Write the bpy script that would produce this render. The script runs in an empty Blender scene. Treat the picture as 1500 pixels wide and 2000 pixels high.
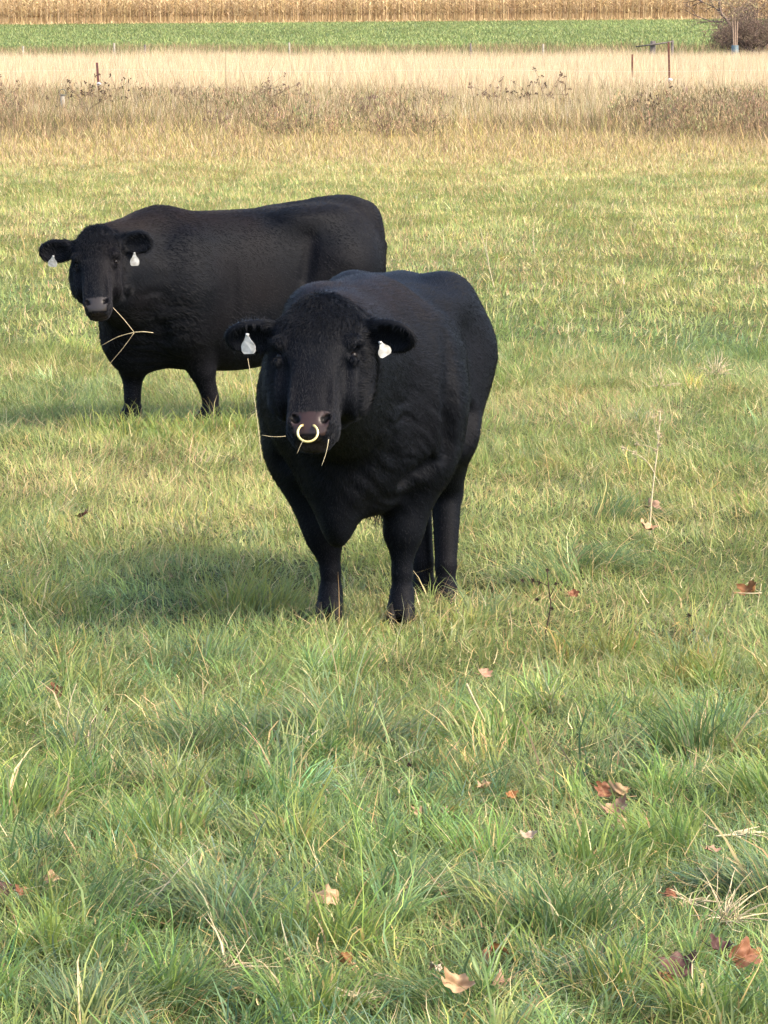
import bpy, math, random, os
import numpy as np
from math import radians as R, sin, cos, pi
from mathutils import Vector, Matrix

S = bpy.context.scene
COL = S.collection
QUICK = os.environ.get('SCENE_PART', '')

# ------------------------------------------------------------------ camera
F_PX, CAM_H, HORIZON = 8640.0, 2.55, -14.0        # focal length in photo pixels (1500x2000), eye height, horizon row
PITCH = math.atan((1000 - HORIZON) / F_PX)
cam_d = bpy.data.cameras.new('camera')
cam = bpy.data.objects.new('camera', cam_d)
COL.objects.link(cam)
cam.location = (0, 0, CAM_H)
cam.rotation_euler = (pi / 2 - PITCH, 0, 0)
cam_d.sensor_fit = 'VERTICAL'
cam_d.sensor_height = 24.0
cam_d.lens = F_PX / 2000 * 24.0
cam_d.clip_start = 0.5
cam_d.clip_end = 3000
S.camera = cam

# ------------------------------------------------------------------ light
SUN_EL, SUN_AZ = 45.0, 120.0                       # azimuth clockwise from +Y (the way the camera looks)
w = bpy.data.worlds.new('World')
S.world = w
w.use_nodes = True
nt = w.node_tree
nt.nodes.clear()
sky = nt.nodes.new('ShaderNodeTexSky')
sky.sky_type = 'NISHITA'
sky.sun_disc = False
sky.sun_elevation = R(SUN_EL)
sky.sun_rotation = R(SUN_AZ)
sky.air_density = 0.8
sky.dust_density = 3.0
sky.ozone_density = 0.7
bg = nt.nodes.new('ShaderNodeBackground')
bg.inputs['Strength'].default_value = 0.15
wo = nt.nodes.new('ShaderNodeOutputWorld')
nt.links.new(sky.outputs[0], bg.inputs[0])
nt.links.new(bg.outputs[0], wo.inputs[0])
sun_d = bpy.data.lights.new('sun', 'SUN')
sun_d.energy = 1.5
sun_d.angle = R(18)
sun_d.color = (1.0, 0.87, 0.68)
sun = bpy.data.objects.new('sun', sun_d)
COL.objects.link(sun)
sdir = Vector((sin(R(SUN_AZ)) * cos(R(SUN_EL)), cos(R(SUN_AZ)) * cos(R(SUN_EL)), sin(R(SUN_EL))))
sun.rotation_euler = sdir.to_track_quat('Z', 'Y').to_euler()
sun.location = (8, -4, 12)
S.view_settings.view_transform = 'Standard'
S.view_settings.look = 'None'
S.view_settings.gamma = 1.0
S.view_settings.exposure = 2.1
S.cycles.max_bounces = 6
S.cycles.transparent_max_bounces = 4

# ------------------------------------------------------------------ helpers
rng = np.random.default_rng(7)
random.seed(7)


def ground_z(x, y):
    x = np.asarray(x, float); y = np.asarray(y, float)
    z = 0.018 * np.sin(x * 1.7 + 0.6 * np.sin(y * 0.9)) * np.sin(y * 0.8 + 1.0) + 0.010 * np.sin(x * 4.1 + y * 2.3) * np.sin(y * 3.1 - x)
    z = z * np.clip((200 - y) / 150, 0, 1)
    t = np.clip((y - 150) / 190, 0, 1); t = t * t * (3 - 2 * t)
    z = z - 0.085 * np.exp(-(((x - 0.20) / 0.7) ** 2 + ((y - 18.85) / 0.38) ** 2))
    return z + t * 0.25 * (np.clip(x, -34, 40) / 33 + 1)


def px(u, v, d):
    """photo pixel (1500x2000) at camera depth d -> world point"""
    xc = (u - 750) / F_PX * d
    yc = (1000 - v) / F_PX * d
    return Vector((xc, d * cos(PITCH) + yc * sin(PITCH), CAM_H - d * sin(PITCH) + yc * cos(PITCH)))


def px_ground(u, v, dz=0.0):
    a = px(u, v, 1.0) - Vector((0, 0, CAM_H))
    t = (CAM_H - dz) / -a.z
    p = Vector((a.x * t, a.y * t, 0))
    for _ in range(4):
        g = float(ground_z(p.x, p.y)) + dz
        t = (CAM_H - g) / -a.z
        p = Vector((a.x * t, a.y * t, g))
    return p


def tag(o, label=None, cat=None, group=None, kind=None):
    if label: o['label'] = label
    if cat: o['category'] = cat
    if group: o['group'] = group
    if kind: o['kind'] = kind
    return o


def empty(name, loc, rz=0.0):
    o = bpy.data.objects.new(name, None)
    COL.objects.link(o)
    o.location = loc
    o.rotation_euler = (0, 0, rz)
    o.empty_display_size = 0.2
    return o


def mesh_obj(name, verts, faces, mat, parent=None, smooth=True, col=None, fn=4):
    """verts (N,3) array, faces (M,fn) array or list of lists"""
    me = bpy.data.meshes.new(name)
    verts = np.asarray(verts, np.float32)
    if isinstance(faces, np.ndarray):
        n = len(faces); k = faces.shape[1]
        me.vertices.add(len(verts)); me.vertices.foreach_set('co', verts.ravel())
        me.loops.add(n * k); me.loops.foreach_set('vertex_index', faces.astype(np.int32).ravel())
        me.polygons.add(n)
        me.polygons.foreach_set('loop_start', np.arange(0, n * k, k, dtype=np.int32))
        me.polygons.foreach_set('loop_total', np.full(n, k, np.int32))
        me.update(calc_edges=True)
    else:
        me.from_pydata(verts.tolist(), [], faces)
        me.update()
    if smooth:
        me.polygons.foreach_set('use_smooth', np.ones(len(me.polygons), bool))
    if col is not None:
        a = me.color_attributes.new('Col', 'FLOAT_COLOR', 'POINT')
        c = np.ones((len(verts), 4), np.float32); c[:, :3] = col
        a.data.foreach_set('color', c.ravel())
    if mat: me.materials.append(mat)
    o = bpy.data.objects.new(name, me)
    COL.objects.link(o)
    if parent: o.parent = parent
    return o


def new_mat(name, base=(0.5, 0.5, 0.5), rough=0.7, spec=0.3, metal=0.0):
    m = bpy.data.materials.new(name)
    m.use_nodes = True
    b = m.node_tree.nodes['Principled BSDF']
    b.inputs['Base Color'].default_value = (*base, 1)
    b.inputs['Roughness'].default_value = rough
    b.inputs['Specular IOR Level'].default_value = spec
    b.inputs['Metallic'].default_value = metal
    return m, m.node_tree, b


def noise_col(ntree, b, c1, c2, scale, detail=4, coord='Object', inp='Base Color', lo=0.35, hi=0.65):
    tc = ntree.nodes.new('ShaderNodeTexCoord')
    n = ntree.nodes.new('ShaderNodeTexNoise'); n.inputs['Scale'].default_value = scale; n.inputs['Detail'].default_value = detail
    r = ntree.nodes.new('ShaderNodeValToRGB')
    r.color_ramp.elements[0].position = lo; r.color_ramp.elements[0].color = (*c1, 1)
    r.color_ramp.elements[1].position = hi; r.color_ramp.elements[1].color = (*c2, 1)
    ntree.links.new(tc.outputs[coord], n.inputs['Vector'])
    ntree.links.new(n.outputs['Fac'], r.inputs['Fac'])
    ntree.links.new(r.outputs[0], b.inputs[inp])
    return n, r


def bump(ntree, b, scale, strength, dist=0.01, coord='Object', detail=4):
    tc = ntree.nodes.new('ShaderNodeTexCoord')
    n = ntree.nodes.new('ShaderNodeTexNoise'); n.inputs['Scale'].default_value = scale; n.inputs['Detail'].default_value = detail
    bp = ntree.nodes.new('ShaderNodeBump'); bp.inputs['Strength'].default_value = strength; bp.inputs['Distance'].default_value = dist
    ntree.links.new(tc.outputs[coord], n.inputs['Vector'])
    ntree.links.new(n.outputs['Fac'], bp.inputs['Height'])
    ntree.links.new(bp.outputs[0], b.inputs['Normal'])


def leaf_mat(name, transl=0.35, rough=0.5, spec=0.25):
    """vertex coloured plant matter: diffuse + gloss + light passing through"""
    m = bpy.data.materials.new(name); m.use_nodes = True
    t = m.node_tree; t.nodes.clear()
    at = t.nodes.new('ShaderNodeAttribute'); at.attribute_name = 'Col'
    pb = t.nodes.new('ShaderNodeBsdfPrincipled')
    pb.inputs['Roughness'].default_value = rough; pb.inputs['Specular IOR Level'].default_value = spec
    tr = t.nodes.new('ShaderNodeBsdfTranslucent')
    mx = t.nodes.new('ShaderNodeMixShader'); mx.inputs[0].default_value = transl
    o = t.nodes.new('ShaderNodeOutputMaterial')
    t.links.new(at.outputs['Color'], pb.inputs['Base Color'])
    t.links.new(at.outputs['Color'], tr.inputs['Color'])
    t.links.new(pb.outputs[0], mx.inputs[1]); t.links.new(tr.outputs[0], mx.inputs[2])
    t.links.new(mx.outputs[0], o.inputs['Surface'])
    return m


def tube_arrays(pts, rad, sides=6):
    pts = [Vector(p) for p in pts]
    V, Fc = [], []
    n = len(pts)
    up = Vector((0.13, 0.27, 0.95)).normalized()
    for i, p in enumerate(pts):
        d = (pts[min(i + 1, n - 1)] - pts[max(i - 1, 0)]).normalized()
        a = d.cross(up)
        if a.length < 1e-3: a = d.cross(Vector((1, 0, 0)))
        a.normalize(); b_ = d.cross(a)
        r = rad[i] if hasattr(rad, '__len__') else rad
        for k in range(sides):
            t = 2 * pi * k / sides
            V.append(p + a * (cos(t) * r) + b_ * (sin(t) * r))
    for i in range(n - 1):
        for k in range(sides):
            Fc.append([i * sides + k, i * sides + (k + 1) % sides, (i + 1) * sides + (k + 1) % sides, (i + 1) * sides + k])
    Fc.append([k for k in range(sides)][::-1])
    Fc.append([(n - 1) * sides + k for k in range(sides)])
    return V, Fc


class MB:
    """collects shapes that become ONE mesh"""
    def __init__(s): s.V = []; s.F = []
    def add(s, V, Fc):
        o = len(s.V); s.V += [tuple(v) for v in V]; s.F += [[i + o for i in f] for f in Fc]; return s
    def tube(s, pts, rad, sides=6): return s.add(*tube_arrays(pts, rad, sides))
    def box(s, c, size, rz=0.0):
        x, y, z = [q / 2 for q in size]; V = []
        for sx in (-1, 1):
            for sy in (-1, 1):
                for sz in (-1, 1):
                    V.append((c[0] + sx * x * cos(rz) - sy * y * sin(rz), c[1] + sx * x * sin(rz) + sy * y * cos(rz), c[2] + sz * z))
        return s.add(V, [[0, 1, 3, 2], [4, 6, 7, 5], [0, 4, 5, 1], [2, 3, 7, 6], [0, 2, 6, 4], [1, 5, 7, 3]])
    def build(s, name, mat, parent=None, smooth=True, col=None):
        return mesh_obj(name, np.array(s.V), s.F, mat, parent, smooth, col)


# ------------------------------------------------------------------ value noise
_L = np.random.default_rng(3).random((32, 32, 32)).astype(np.float32)


def vnoise3(x, y, z):
    xi = np.floor(x).astype(int); yi = np.floor(y).astype(int); zi = np.floor(z).astype(int)
    fx = x - xi; fy = y - yi; fz = z - zi
    fx = fx * fx * (3 - 2 * fx); fy = fy * fy * (3 - 2 * fy); fz = fz * fz * (3 - 2 * fz)
    g = lambda a, b, c: _L[(xi + a) & 31, (yi + b) & 31, (zi + c) & 31]
    c00 = g(0, 0, 0) * (1 - fx) + g(1, 0, 0) * fx; c10 = g(0, 1, 0) * (1 - fx) + g(1, 1, 0) * fx
    c01 = g(0, 0, 1) * (1 - fx) + g(1, 0, 1) * fx; c11 = g(0, 1, 1) * (1 - fx) + g(1, 1, 1) * fx
    return (c00 * (1 - fy) + c10 * fy) * (1 - fz) + (c01 * (1 - fy) + c11 * fy) * fz


def vnoise2(x, y, oct=3, seed=0.0):
    r = np.zeros(np.shape(x)); a = 0.5; s = 0
    for k in range(oct):
        r += a * vnoise3(x * 2 ** k + 11.3 * k + seed, y * 2 ** k + 7.7 * k, np.full(np.shape(x), 3.7 * k + seed)); s += a; a *= 0.5
    return r / s


# ------------------------------------------------------------------ signed distance modelling of the animals
class Field:
    def __init__(s, lo, hi, h):
        s.lo = np.array(lo, float); s.h = h
        s.n = np.ceil((np.array(hi) - s.lo) / h).astype(int) + 1
        s.F = np.full(s.n, 0.5, np.float32)
        s.ax = [s.lo[i] + h * np.arange(s.n[i]) for i in range(3)]

    def sub(s, lo, hi):
        a = np.clip(np.floor((np.array(lo) - s.lo) / s.h).astype(int), 0, s.n - 1)
        b = np.clip(np.ceil((np.array(hi) - s.lo) / s.h).astype(int) + 1, 1, s.n)
        sl = tuple(slice(a[i], b[i]) for i in range(3))
        X, Y, Z = np.meshgrid(s.ax[0][sl[0]], s.ax[1][sl[1]], s.ax[2][sl[2]], indexing='ij')
        return sl, X, Y, Z

    def add(s, lo, hi, fn, k=0.04, op='u'):
        m = k + 0.06
        sl, X, Y, Z = s.sub(np.array(lo) - m, np.array(hi) + m)
        if X.size == 0: return
        d = fn(X, Y, Z).astype(np.float32)
        A = s.F[sl]
        if op == 'u':
            h = np.clip(0.5 + 0.5 * (A - d) / k, 0, 1)
            s.F[sl] = A * (1 - h) + d * h - k * h * (1 - h)
        elif op == 's':       # subtract d from A
            h = np.clip(0.5 - 0.5 * (A + d) / k, 0, 1)
            s.F[sl] = A * (1 - h) - d * h + k * h * (1 - h)
        elif op == '+':
            s.F[sl] = A + d

    def cone(s, a, b, ra, rb, k=0.04, op='u'):
        a = np.array(a, float); b = np.array(b, float)
        r = max(ra, rb)
        ba = b - a; L2 = ba @ ba
        def fn(X, Y, Z):
            t = ((X - a[0]) * ba[0] + (Y - a[1]) * ba[1] + (Z - a[2]) * ba[2]) / L2
            t = np.clip(t, 0, 1)
            dx = X - a[0] - t * ba[0]; dy = Y - a[1] - t * ba[1]; dz = Z - a[2] - t * ba[2]
            return np.sqrt(dx * dx + dy * dy + dz * dz) - (ra + (rb - ra) * t)
        s.add(np.minimum(a, b) - r, np.maximum(a, b) + r, fn, k, op)

    def ell(s, c, r, M=None, k=0.04, op='u'):
        """ellipsoid, M = 3x3 rows are its axes"""
        c = np.array(c, float); r = np.array(r, float)
        M = np.eye(3) if M is None else np.array(M)
        ext = np.sqrt(((M * r[:, None]) ** 2).sum(0))
        def fn(X, Y, Z):
            x, y, z = X - c[0], Y - c[1], Z - c[2]
            q = [(M[i, 0] * x + M[i, 1] * y + M[i, 2] * z) for i in range(3)]
            k0 = np.sqrt((q[0] / r[0]) ** 2 + (q[1] / r[1]) ** 2 + (q[2] / r[2]) ** 2)
            k1 = np.sqrt((q[0] / r[0] ** 2) ** 2 + (q[1] / r[1] ** 2) ** 2 + (q[2] / r[2] ** 2) ** 2)
            return k0 * (k0 - 1) / np.maximum(k1, 1e-6)
        s.add(c - ext, c + ext, fn, k, op)

    def loft(s, o, M, st, k=0.05, p=2.3):
        """stations along axis M[0]; each (t, half width on M[1], low on M[2], high on M[2])"""
        o = np.array(o, float); M = np.array(M)
        st = np.array(st, float)
        T = np.linspace(st[0, 0], st[-1, 0], 90)
        def cr(col):
            xs = st[:, 0]; ys = st[:, col]
            m = np.gradient(ys, xs)
            i = np.clip(np.searchsorted(xs, T) - 1, 0, len(xs) - 2)
            hh = xs[i + 1] - xs[i]; t = (T - xs[i]) / hh
            return (2 * t ** 3 - 3 * t ** 2 + 1) * ys[i] + (t ** 3 - 2 * t ** 2 + t) * hh * m[i] + (-2 * t ** 3 + 3 * t ** 2) * ys[i + 1] + (t ** 3 - t ** 2) * hh * m[i + 1]
        W, LO, HI = np.maximum(cr(1), 0.004), cr(2), cr(3)
        corners = np.array([o + M[0] * a + M[1] * b_ + M[2] * c for a in (st[0, 0], st[-1, 0]) for b_ in (-W.max(), W.max()) for c in (LO.min(), HI.max())])
        def fn(X, Y, Z):
            x, y, z = X - o[0], Y - o[1], Z - o[2]
            u = M[0, 0] * x + M[0, 1] * y + M[0, 2] * z
            v = M[1, 0] * x + M[1, 1] * y + M[1, 2] * z
            q = M[2, 0] * x + M[2, 1] * y + M[2, 2] * z
            uc = np.clip(u, T[0], T[-1])
            ww = np.interp(uc, T, W); lo = np.interp(uc, T, LO); hi = np.interp(uc, T, HI)
            c = (lo + hi) / 2; hh = np.maximum((hi - lo) / 2, 0.004)
            g = (np.abs(v / ww) ** p + np.abs((q - c) / hh) ** p) ** (1 / p)
            d = (g - 1) * np.minimum(ww, hh)
            e = np.abs(u - uc)
            return np.where(e > 0, np.sqrt(np.maximum(d, 0) ** 2 + e * e) + np.minimum(d, 0) * 0, d)
        s.add(corners.min(0), corners.max(0), fn, k)

    def surface(s):
        """naive surface nets -> verts, quads"""
        F = s.F; ins = F < 0
        nx, ny, nz = F.shape
        cs = np.zeros((nx - 1, ny - 1, nz - 1), np.int8)
        for a in (0, 1):
            for b_ in (0, 1):
                for c in (0, 1):
                    cs += ins[a:nx - 1 + a, b_:ny - 1 + b_, c:nz - 1 + c]
        act = (cs > 0) & (cs < 8)
        I, J, K = np.nonzero(act)
        idx = np.full(act.shape, -1, np.int32); idx[I, J, K] = np.arange(len(I))
        P = np.zeros((len(I), 3)); N = np.zeros(len(I))
        cor = [(a, b_, c) for a in (0, 1) for b_ in (0, 1) for c in (0, 1)]
        for i in range(8):
            for j in range(i + 1, 8):
                a, b_ = cor[i], cor[j]
                if sum(abs(a[q] - b_[q]) for q in range(3)) != 1: continue
                fa = F[I + a[0], J + a[1], K + a[2]]; fb = F[I + b_[0], J + b_[1], K + b_[2]]
                m = (fa < 0) != (fb < 0)
                t = np.where(m, fa / np.where(m, fa - fb, 1), 0)
                for q in range(3):
                    P[:, q] += np.where(m, a[q] + t * (b_[q] - a[q]), 0)
                N += m
        P /= N[:, None]
        V = s.lo + (P + np.stack([I, J, K], 1)) * s.h
        Q = []
        for axn in range(3):
            sl0 = [slice(1, -1)] * 3; sl0[axn] = slice(0, -1)
            sl1 = [slice(1, -1)] * 3; sl1[axn] = slice(1, None)
            A = ins[tuple(sl0)]; B = ins[tuple(sl1)]
            b1, b2 = [(1, 2), (2, 0), (0, 1)][axn]
            for flip in (False, True):
                m = (A & ~B) if not flip else (~A & B)
                e = np.stack(np.nonzero(m), 1)
                for q in range(3):
                    if q != axn: e[:, q] += 1
                def at(d1, d2):
                    f = e.copy(); f[:, b1] -= d1; f[:, b2] -= d2
                    return idx[f[:, 0], f[:, 1], f[:, 2]]
                quad = np.stack([at(1, 1), at(0, 1), at(0, 0), at(1, 0)], 1)
                Q.append(quad[:, ::-1] if flip else quad)
        Q = np.concatenate(Q)
        Q = Q[(Q >= 0).all(1)]
        return V, Q


def smooth_mesh(V, Q, it=2, lam=0.5):
    n = len(V)
    for k in range(it):
        acc = np.zeros_like(V); c = np.zeros(n)
        for a, b_ in ((0, 1), (1, 2), (2, 3), (3, 0)):
            for i, j in ((a, b_), (b_, a)):
                for q in range(3): acc[:, q] += np.bincount(Q[:, i], V[Q[:, j], q], n)
                c += np.bincount(Q[:, i], minlength=n)
        V = V + lam * (acc / np.maximum(c, 1)[:, None] - V)
    return V


# ------------------------------------------------------------------ materials
def hide_mat():
    m, t, b = new_mat('black_hide', (0.010, 0.010, 0.011), 0.55, 0.07)
    at = t.nodes.new('ShaderNodeAttribute'); at.attribute_name = 'Col'
    t.links.new(at.outputs['Color'], b.inputs['Base Color'])
    wt = t.nodes.new('ShaderNodeAttribute'); wt.attribute_name = 'wet'
    ma = t.nodes.new('ShaderNodeMath'); ma.operation = 'MULTIPLY_ADD'; ma.inputs[1].default_value = 0.20; ma.inputs[2].default_value = 0.07
    t.links.new(wt.outputs['Fac'], ma.inputs[0]); t.links.new(ma.outputs[0], b.inputs['Specular IOR Level'])
    b.inputs['Sheen Weight'].default_value = 0.0
    b.inputs['Sheen Roughness'].default_value = 0.5
    b.inputs['Sheen Tint'].default_value = (0.6, 0.65, 0.75, 1)
    t.links.new(at.outputs['Alpha'], b.inputs['Roughness'])
    bump(t, b, 90, 0.2, 0.003, detail=5)
    return m


M_HIDE = hide_mat()
M_FUR, _t, _b = new_mat('black_fur', (0.012, 0.012, 0.014), 0.48, 0.17)
_at = _t.nodes.new('ShaderNodeAttribute'); _at.attribute_name = 'Col'
_t.links.new(_at.outputs['Color'], _b.inputs['Base Color'])
M_EYE, _, _b = new_mat('eye_gloss', (0.005, 0.004, 0.004), 0.35, 0.18)
M_TAG, _t, _b = new_mat('white_plastic', (0.72, 0.72, 0.70), 0.45, 0.4)
noise_col(_t, _b, (0.26, 0.25, 0.22), (0.42, 0.42, 0.40), 45)
M_RING, _, _b = new_mat('pale_brass', (0.60, 0.48, 0.20), 0.28, 0.5, 0.5)
M_HOOF, _, _b = new_mat('hoof_horn', (0.008, 0.007, 0.006), 0.7, 0.15)


def head_axes(poll, muz, roll=0.0, side=None):
    """u down the face, v to the animal's left, w out of the face"""
    u = (muz - poll).normalized()
    v0 = side if side is not None else Vector((1, 0, 0))
    v = (v0 - u * v0.dot(u)).normalized()
    w_ = u.cross(v)
    if roll:
        q = Matrix.Rotation(roll, 3, u); v = q @ v; w_ = q @ w_
    return u, v, w_


def build_bull(sp):
    root = empty('bull', sp['loc'], sp['rz'])
    tag(root, sp['label'], 'bull', 'black bulls standing in the pasture')
    inv = (Matrix.Translation(sp['loc']) @ Matrix.Rotation(sp['rz'], 4, 'Z')).inverted()
    k_ = sp['s']
    rot = inv.to_3x3()
    poll, muz = inv @ sp['poll'], inv @ sp['muz']
    side = rot @ sp.get('side', Vector((1, 0, 0)))
    u, v, w_ = head_axes(poll, muz, sp.get('roll', 0), side)
    hs = (muz - poll).length / 0.575
    H = lambda a, b_, c: np.array(poll + (u * a + v * b_ + w_ * c) * hs)
    MH = np.array([u, v, w_])
    h = sp['res']
    fld = Field((-1.12 * k_, -0.66 * k_, -0.02), (max(0.95 * k_, poll.x + 0.35, muz.x + 0.3), max(0.66 * k_, poll.y + 0.5), 1.55 * k_), h)
    if poll.y - 0.5 < -0.66 * k_:
        fld = Field((-1.12 * k_, poll.y - 0.5, -0.02), (max(0.95 * k_, poll.x + 0.35, muz.x + 0.3), max(0.66 * k_, poll.y + 0.5), 1.55 * k_), h)
    I3 = np.array([[1, 0, 0], [0, 1, 0], [0, 0, 1]], float)
    st = [(a * k_, b_ * k_, c * k_, d * k_) for a, b_, c, d in sp['torso']]
    fld.loft((0, 0, 0), I3, st, k=0.03, p=sp.get('pw', 2.05))
    lr = sp.get('legr', 1.0)
    for s_ in (1, -1):
        # shoulder mass, hip bones, thigh
        fld.ell(np.array((0.46, s_ * 0.25, 0.89)) * k_, np.array((0.25, 0.17, 0.37)) * k_, k=0.08)
        fld.ell(np.array((-0.60, s_ * 0.20, 1.03)) * k_, np.array((0.29, 0.18, 0.33)) * k_, k=0.08)
        hz = sp.get('hip', 0.0)
        fld.ell(np.array((-0.40, s_ * 0.22, 1.26 + hz)) * k_, np.array((0.16, 0.08, 0.05)) * k_, k=0.14)
        fld.ell(np.array((-0.82, s_ * 0.09, 1.26 + hz)) * k_, np.array((0.10, 0.07, 0.07)) * k_, k=0.07)
        L = sp['legs'][('fl' if s_ > 0 else 'fr')]
        P = [np.array(p) * k_ for p in L]
        for i, (ra, rb, kk) in enumerate(((0.175, 0.120, 0.09), (0.120, 0.066, 0.05), (0.060, 0.041, 0.03), (0.038, 0.044, 0.02), (0.047, 0.058, 0.02))):
            fld.cone(P[i], P[i + 1], ra * k_ * lr, rb * k_ * lr, kk)
        fld.ell(P[2] + (0.0, 0, 0.0), np.array((0.066, 0.062, 0.075)) * k_, k=0.03)
        L = sp['legs'][('rl' if s_ > 0 else 'rr')]
        P = [np.array(p) * k_ for p in L]
        for i, (ra, rb, kk) in enumerate(((0.22, 0.16, 0.09), (0.155, 0.068, 0.06), (0.066, 0.046, 0.03), (0.041, 0.046, 0.02), (0.048, 0.058, 0.02))):
            fld.cone(P[i], P[i + 1], ra * k_ * lr, rb * k_ * lr, kk)
        fld.ell(P[2] + (-0.02, 0, 0.02), np.array((0.06, 0.044, 0.08)) * k_, k=0.03)
    for a, b_, r in sp.get('grooves', []):
        fld.cone(np.array(a) * k_, np.array(b_) * k_, r * k_, r * k_, 0.045, 's')
    # neck, crest, throat, brisket: list of cones / ellipsoids in local metres
    for it in sp['neck']:
        if it[0] == 'c':
            a, b_, ra, rb, kk = it[1:]
            A = H(*a[1:]) if a[0] == 'H' else np.array(a) * k_
            B = H(*b_[1:]) if b_[0] == 'H' else np.array(b_) * k_
            fld.cone(A, B, ra * k_, rb * k_, kk)
        else:
            c, r, kk = it[1:]
            C_ = H(*c[1:]) if c[0] == 'H' else np.array(c) * k_
            fld.ell(C_, np.array(r) * k_, k=kk)
    # sheath and scrotum
    fld.ell(np.array((-0.12, 0, 0.50)) * k_, np.array((0.16, 0.05, 0.07)) * k_, k=0.06)
    fld.ell(np.array((-0.50, 0, 0.56)) * k_, np.array((0.06, 0.07, 0.11)) * k_, k=0.04)
    # tail
    tl = [(-0.93, 0, 1.27), (-1.01, 0, 1.12), (-1.02, 0.0, 0.9), (-1.0, 0.02, 0.65), (-0.98, 0.03, 0.5)]
    for i in range(4):
        fld.cone(np.array(tl[i]) * k_, np.array(tl[i + 1]) * k_, (0.045 - 0.006 * i) * k_, (0.039 - 0.006 * i) * k_, 0.03)
    # wrinkled neck skin before the head goes on
    wr = sp.get('wrinkle')
    if wr:
        c0, r0, amp = wr
        c0 = np.array(c0) * k_
        def fn(X, Y, Z):
            d = np.exp(-(((X - c0[0]) / r0[0]) ** 2 + ((Y - c0[1]) / r0[1]) ** 2 + ((Z - c0[2]) / r0[2]) ** 2))
            wv = vnoise3(X * 5 + 3 * (Z - Y), Y * 5 + 9, (Z + 0.9 * Y) * 24 + 1.6 * vnoise3(X * 8, Y * 8, Z * 8))
            return d * amp * (0.5 - np.abs(wv - 0.5) * 2)
        fld.add(c0 - np.array(r0) * 2.2, c0 + np.array(r0) * 2.2, fn, 0.0, '+')
    # head
    hd = [(-0.035, 0.050, -0.13, -0.03), (0.0, 0.098, -0.17, 0.005), (0.06, 0.132, -0.20, 0.035), (0.13, 0.146, -0.215, 0.050), (0.20, 0.144, -0.22, 0.052),
          (0.28, 0.120, -0.215, 0.045), (0.36, 0.094, -0.185, 0.036), (0.43, 0.082, -0.15, 0.030), (0.49, 0.088, -0.135, 0.030), (0.535, 0.084, -0.125, 0.020), (0.572, 0.060, -0.105, -0.012)]
    fw = sp.get('face_w', 1.0)
    fld.loft(np.array(poll), MH, [(a * hs, b_ * hs * fw, c * hs, d * hs) for a, b_, c, d in hd], k=0.035, p=2.5)
    E_ = lambda c, r, kk=0.02, op='u': fld.ell(H(*c), np.array(r) * hs, MH, kk, op)
    E_((0.01, 0, -0.06), (0.07, 0.085, 0.085), 0.04)                     # poll
    for s_ in (1, -1):
        E_((0.28, s_ * 0.118 * fw, -0.125), (0.14, 0.060, 0.10), 0.05)   # cheek
        E_((0.180, s_ * 0.118 * fw, 0.010), (0.034, 0.038, 0.036), 0.018)     # brow
        E_((0.222, s_ * 0.140 * fw, -0.002), (0.034, 0.026, 0.026), 0.014, 's')  # socket
        E_((0.250, s_ * 0.125 * fw, 0.000), (0.018, 0.020, 0.020), 0.015)     # lower lid
        E_((0.37, s_ * 0.078, -0.005), (0.12, 0.016, 0.03), 0.02)        # nasal side ridge
        E_((0.33, s_ * 0.116, 0.014), (0.080, 0.020, 0.035), 0.03, 's')   # hollow below eye
        E_((0.505, s_ * 0.062, 0.010), (0.030, 0.026, 0.022), 0.012)     # nostril rim
        E_((0.510, s_ * 0.052, 0.034), (0.022, 0.015, 0.026), 0.005, 's')
        E_((0.498, s_ * 0.064, 0.030), (0.016, 0.014, 0.022), 0.005, 's')
    E_((0.545, 0, -0.004), (0.035, 0.070, 0.026), 0.02)                  # upper lip
    E_((0.562, 0, -0.065), (0.030, 0.062, 0.045), 0.02)                  # chin
    E_((0.585, 0, -0.034), (0.016, 0.085, 0.0055), 0.006, 's')           # mouth line
    for s_ in (1, -1):
        E_((0.545, s_ * 0.086, -0.030), (0.045, 0.022, 0.004), 0.006, 's')
    # ears
    ears = {}
    for s_ in (1, -1):
        er, et, en, wid = sp['ears'][s_]              # root, tip in head coords, normal tilt, half width
        A = H(*er); B = H(*et)
        ax = (B - A); ln = np.linalg.norm(ax); ax /= ln
        nrm = np.array(rot @ Vector(en)); nrm = nrm - ax * (nrm @ ax); nrm /= np.linalg.norm(nrm)
        bx = np.cross(nrm, ax); MM = np.array([ax, bx, nrm])
        c = A + ax * ln * 0.56
        wd = wid * hs
        fld.ell(c - nrm * 0.006, (ln * 0.50, wd, 0.030 * hs), MM, 0.012)
        fld.ell(c + ax * ln * 0.20 - bx * 0.004, (ln * 0.30, wd * 0.80, 0.018 * hs), MM, 0.02)
        fld.cone(A - ax * 0.03, A + ax * ln * 0.30, 0.055 * hs, 0.042 * hs, 0.03)
        fld.ell(c + nrm * 0.024 * hs + ax * 0.01, (ln * 0.42, wd * 0.78, 0.030 * hs), MM, 0.008, 's')
        ears[s_] = (A, ax, bx, nrm, ln, c, wd)
    V, Q = fld.surface()
    V = smooth_mesh(V, Q, 2, 0.5)
    # large soft unevenness of the coat
    # material zones
    hv = (V - np.array(poll)) @ MH.T / hs
    col = np.empty((len(V), 3)); col[:] = (0.0018, 0.0024, 0.0040)
    n1 = vnoise3(V[:, 0] * 5, V[:, 1] * 5, V[:, 2] * 5)
    n2 = vnoise3(V[:, 0] * 14 + 4, V[:, 1] * 14, V[:, 2] * 14)
    br = np.clip((n1 - 0.45) * 2.2, 0, 1) * sp.get('brown', 0.4)
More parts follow.
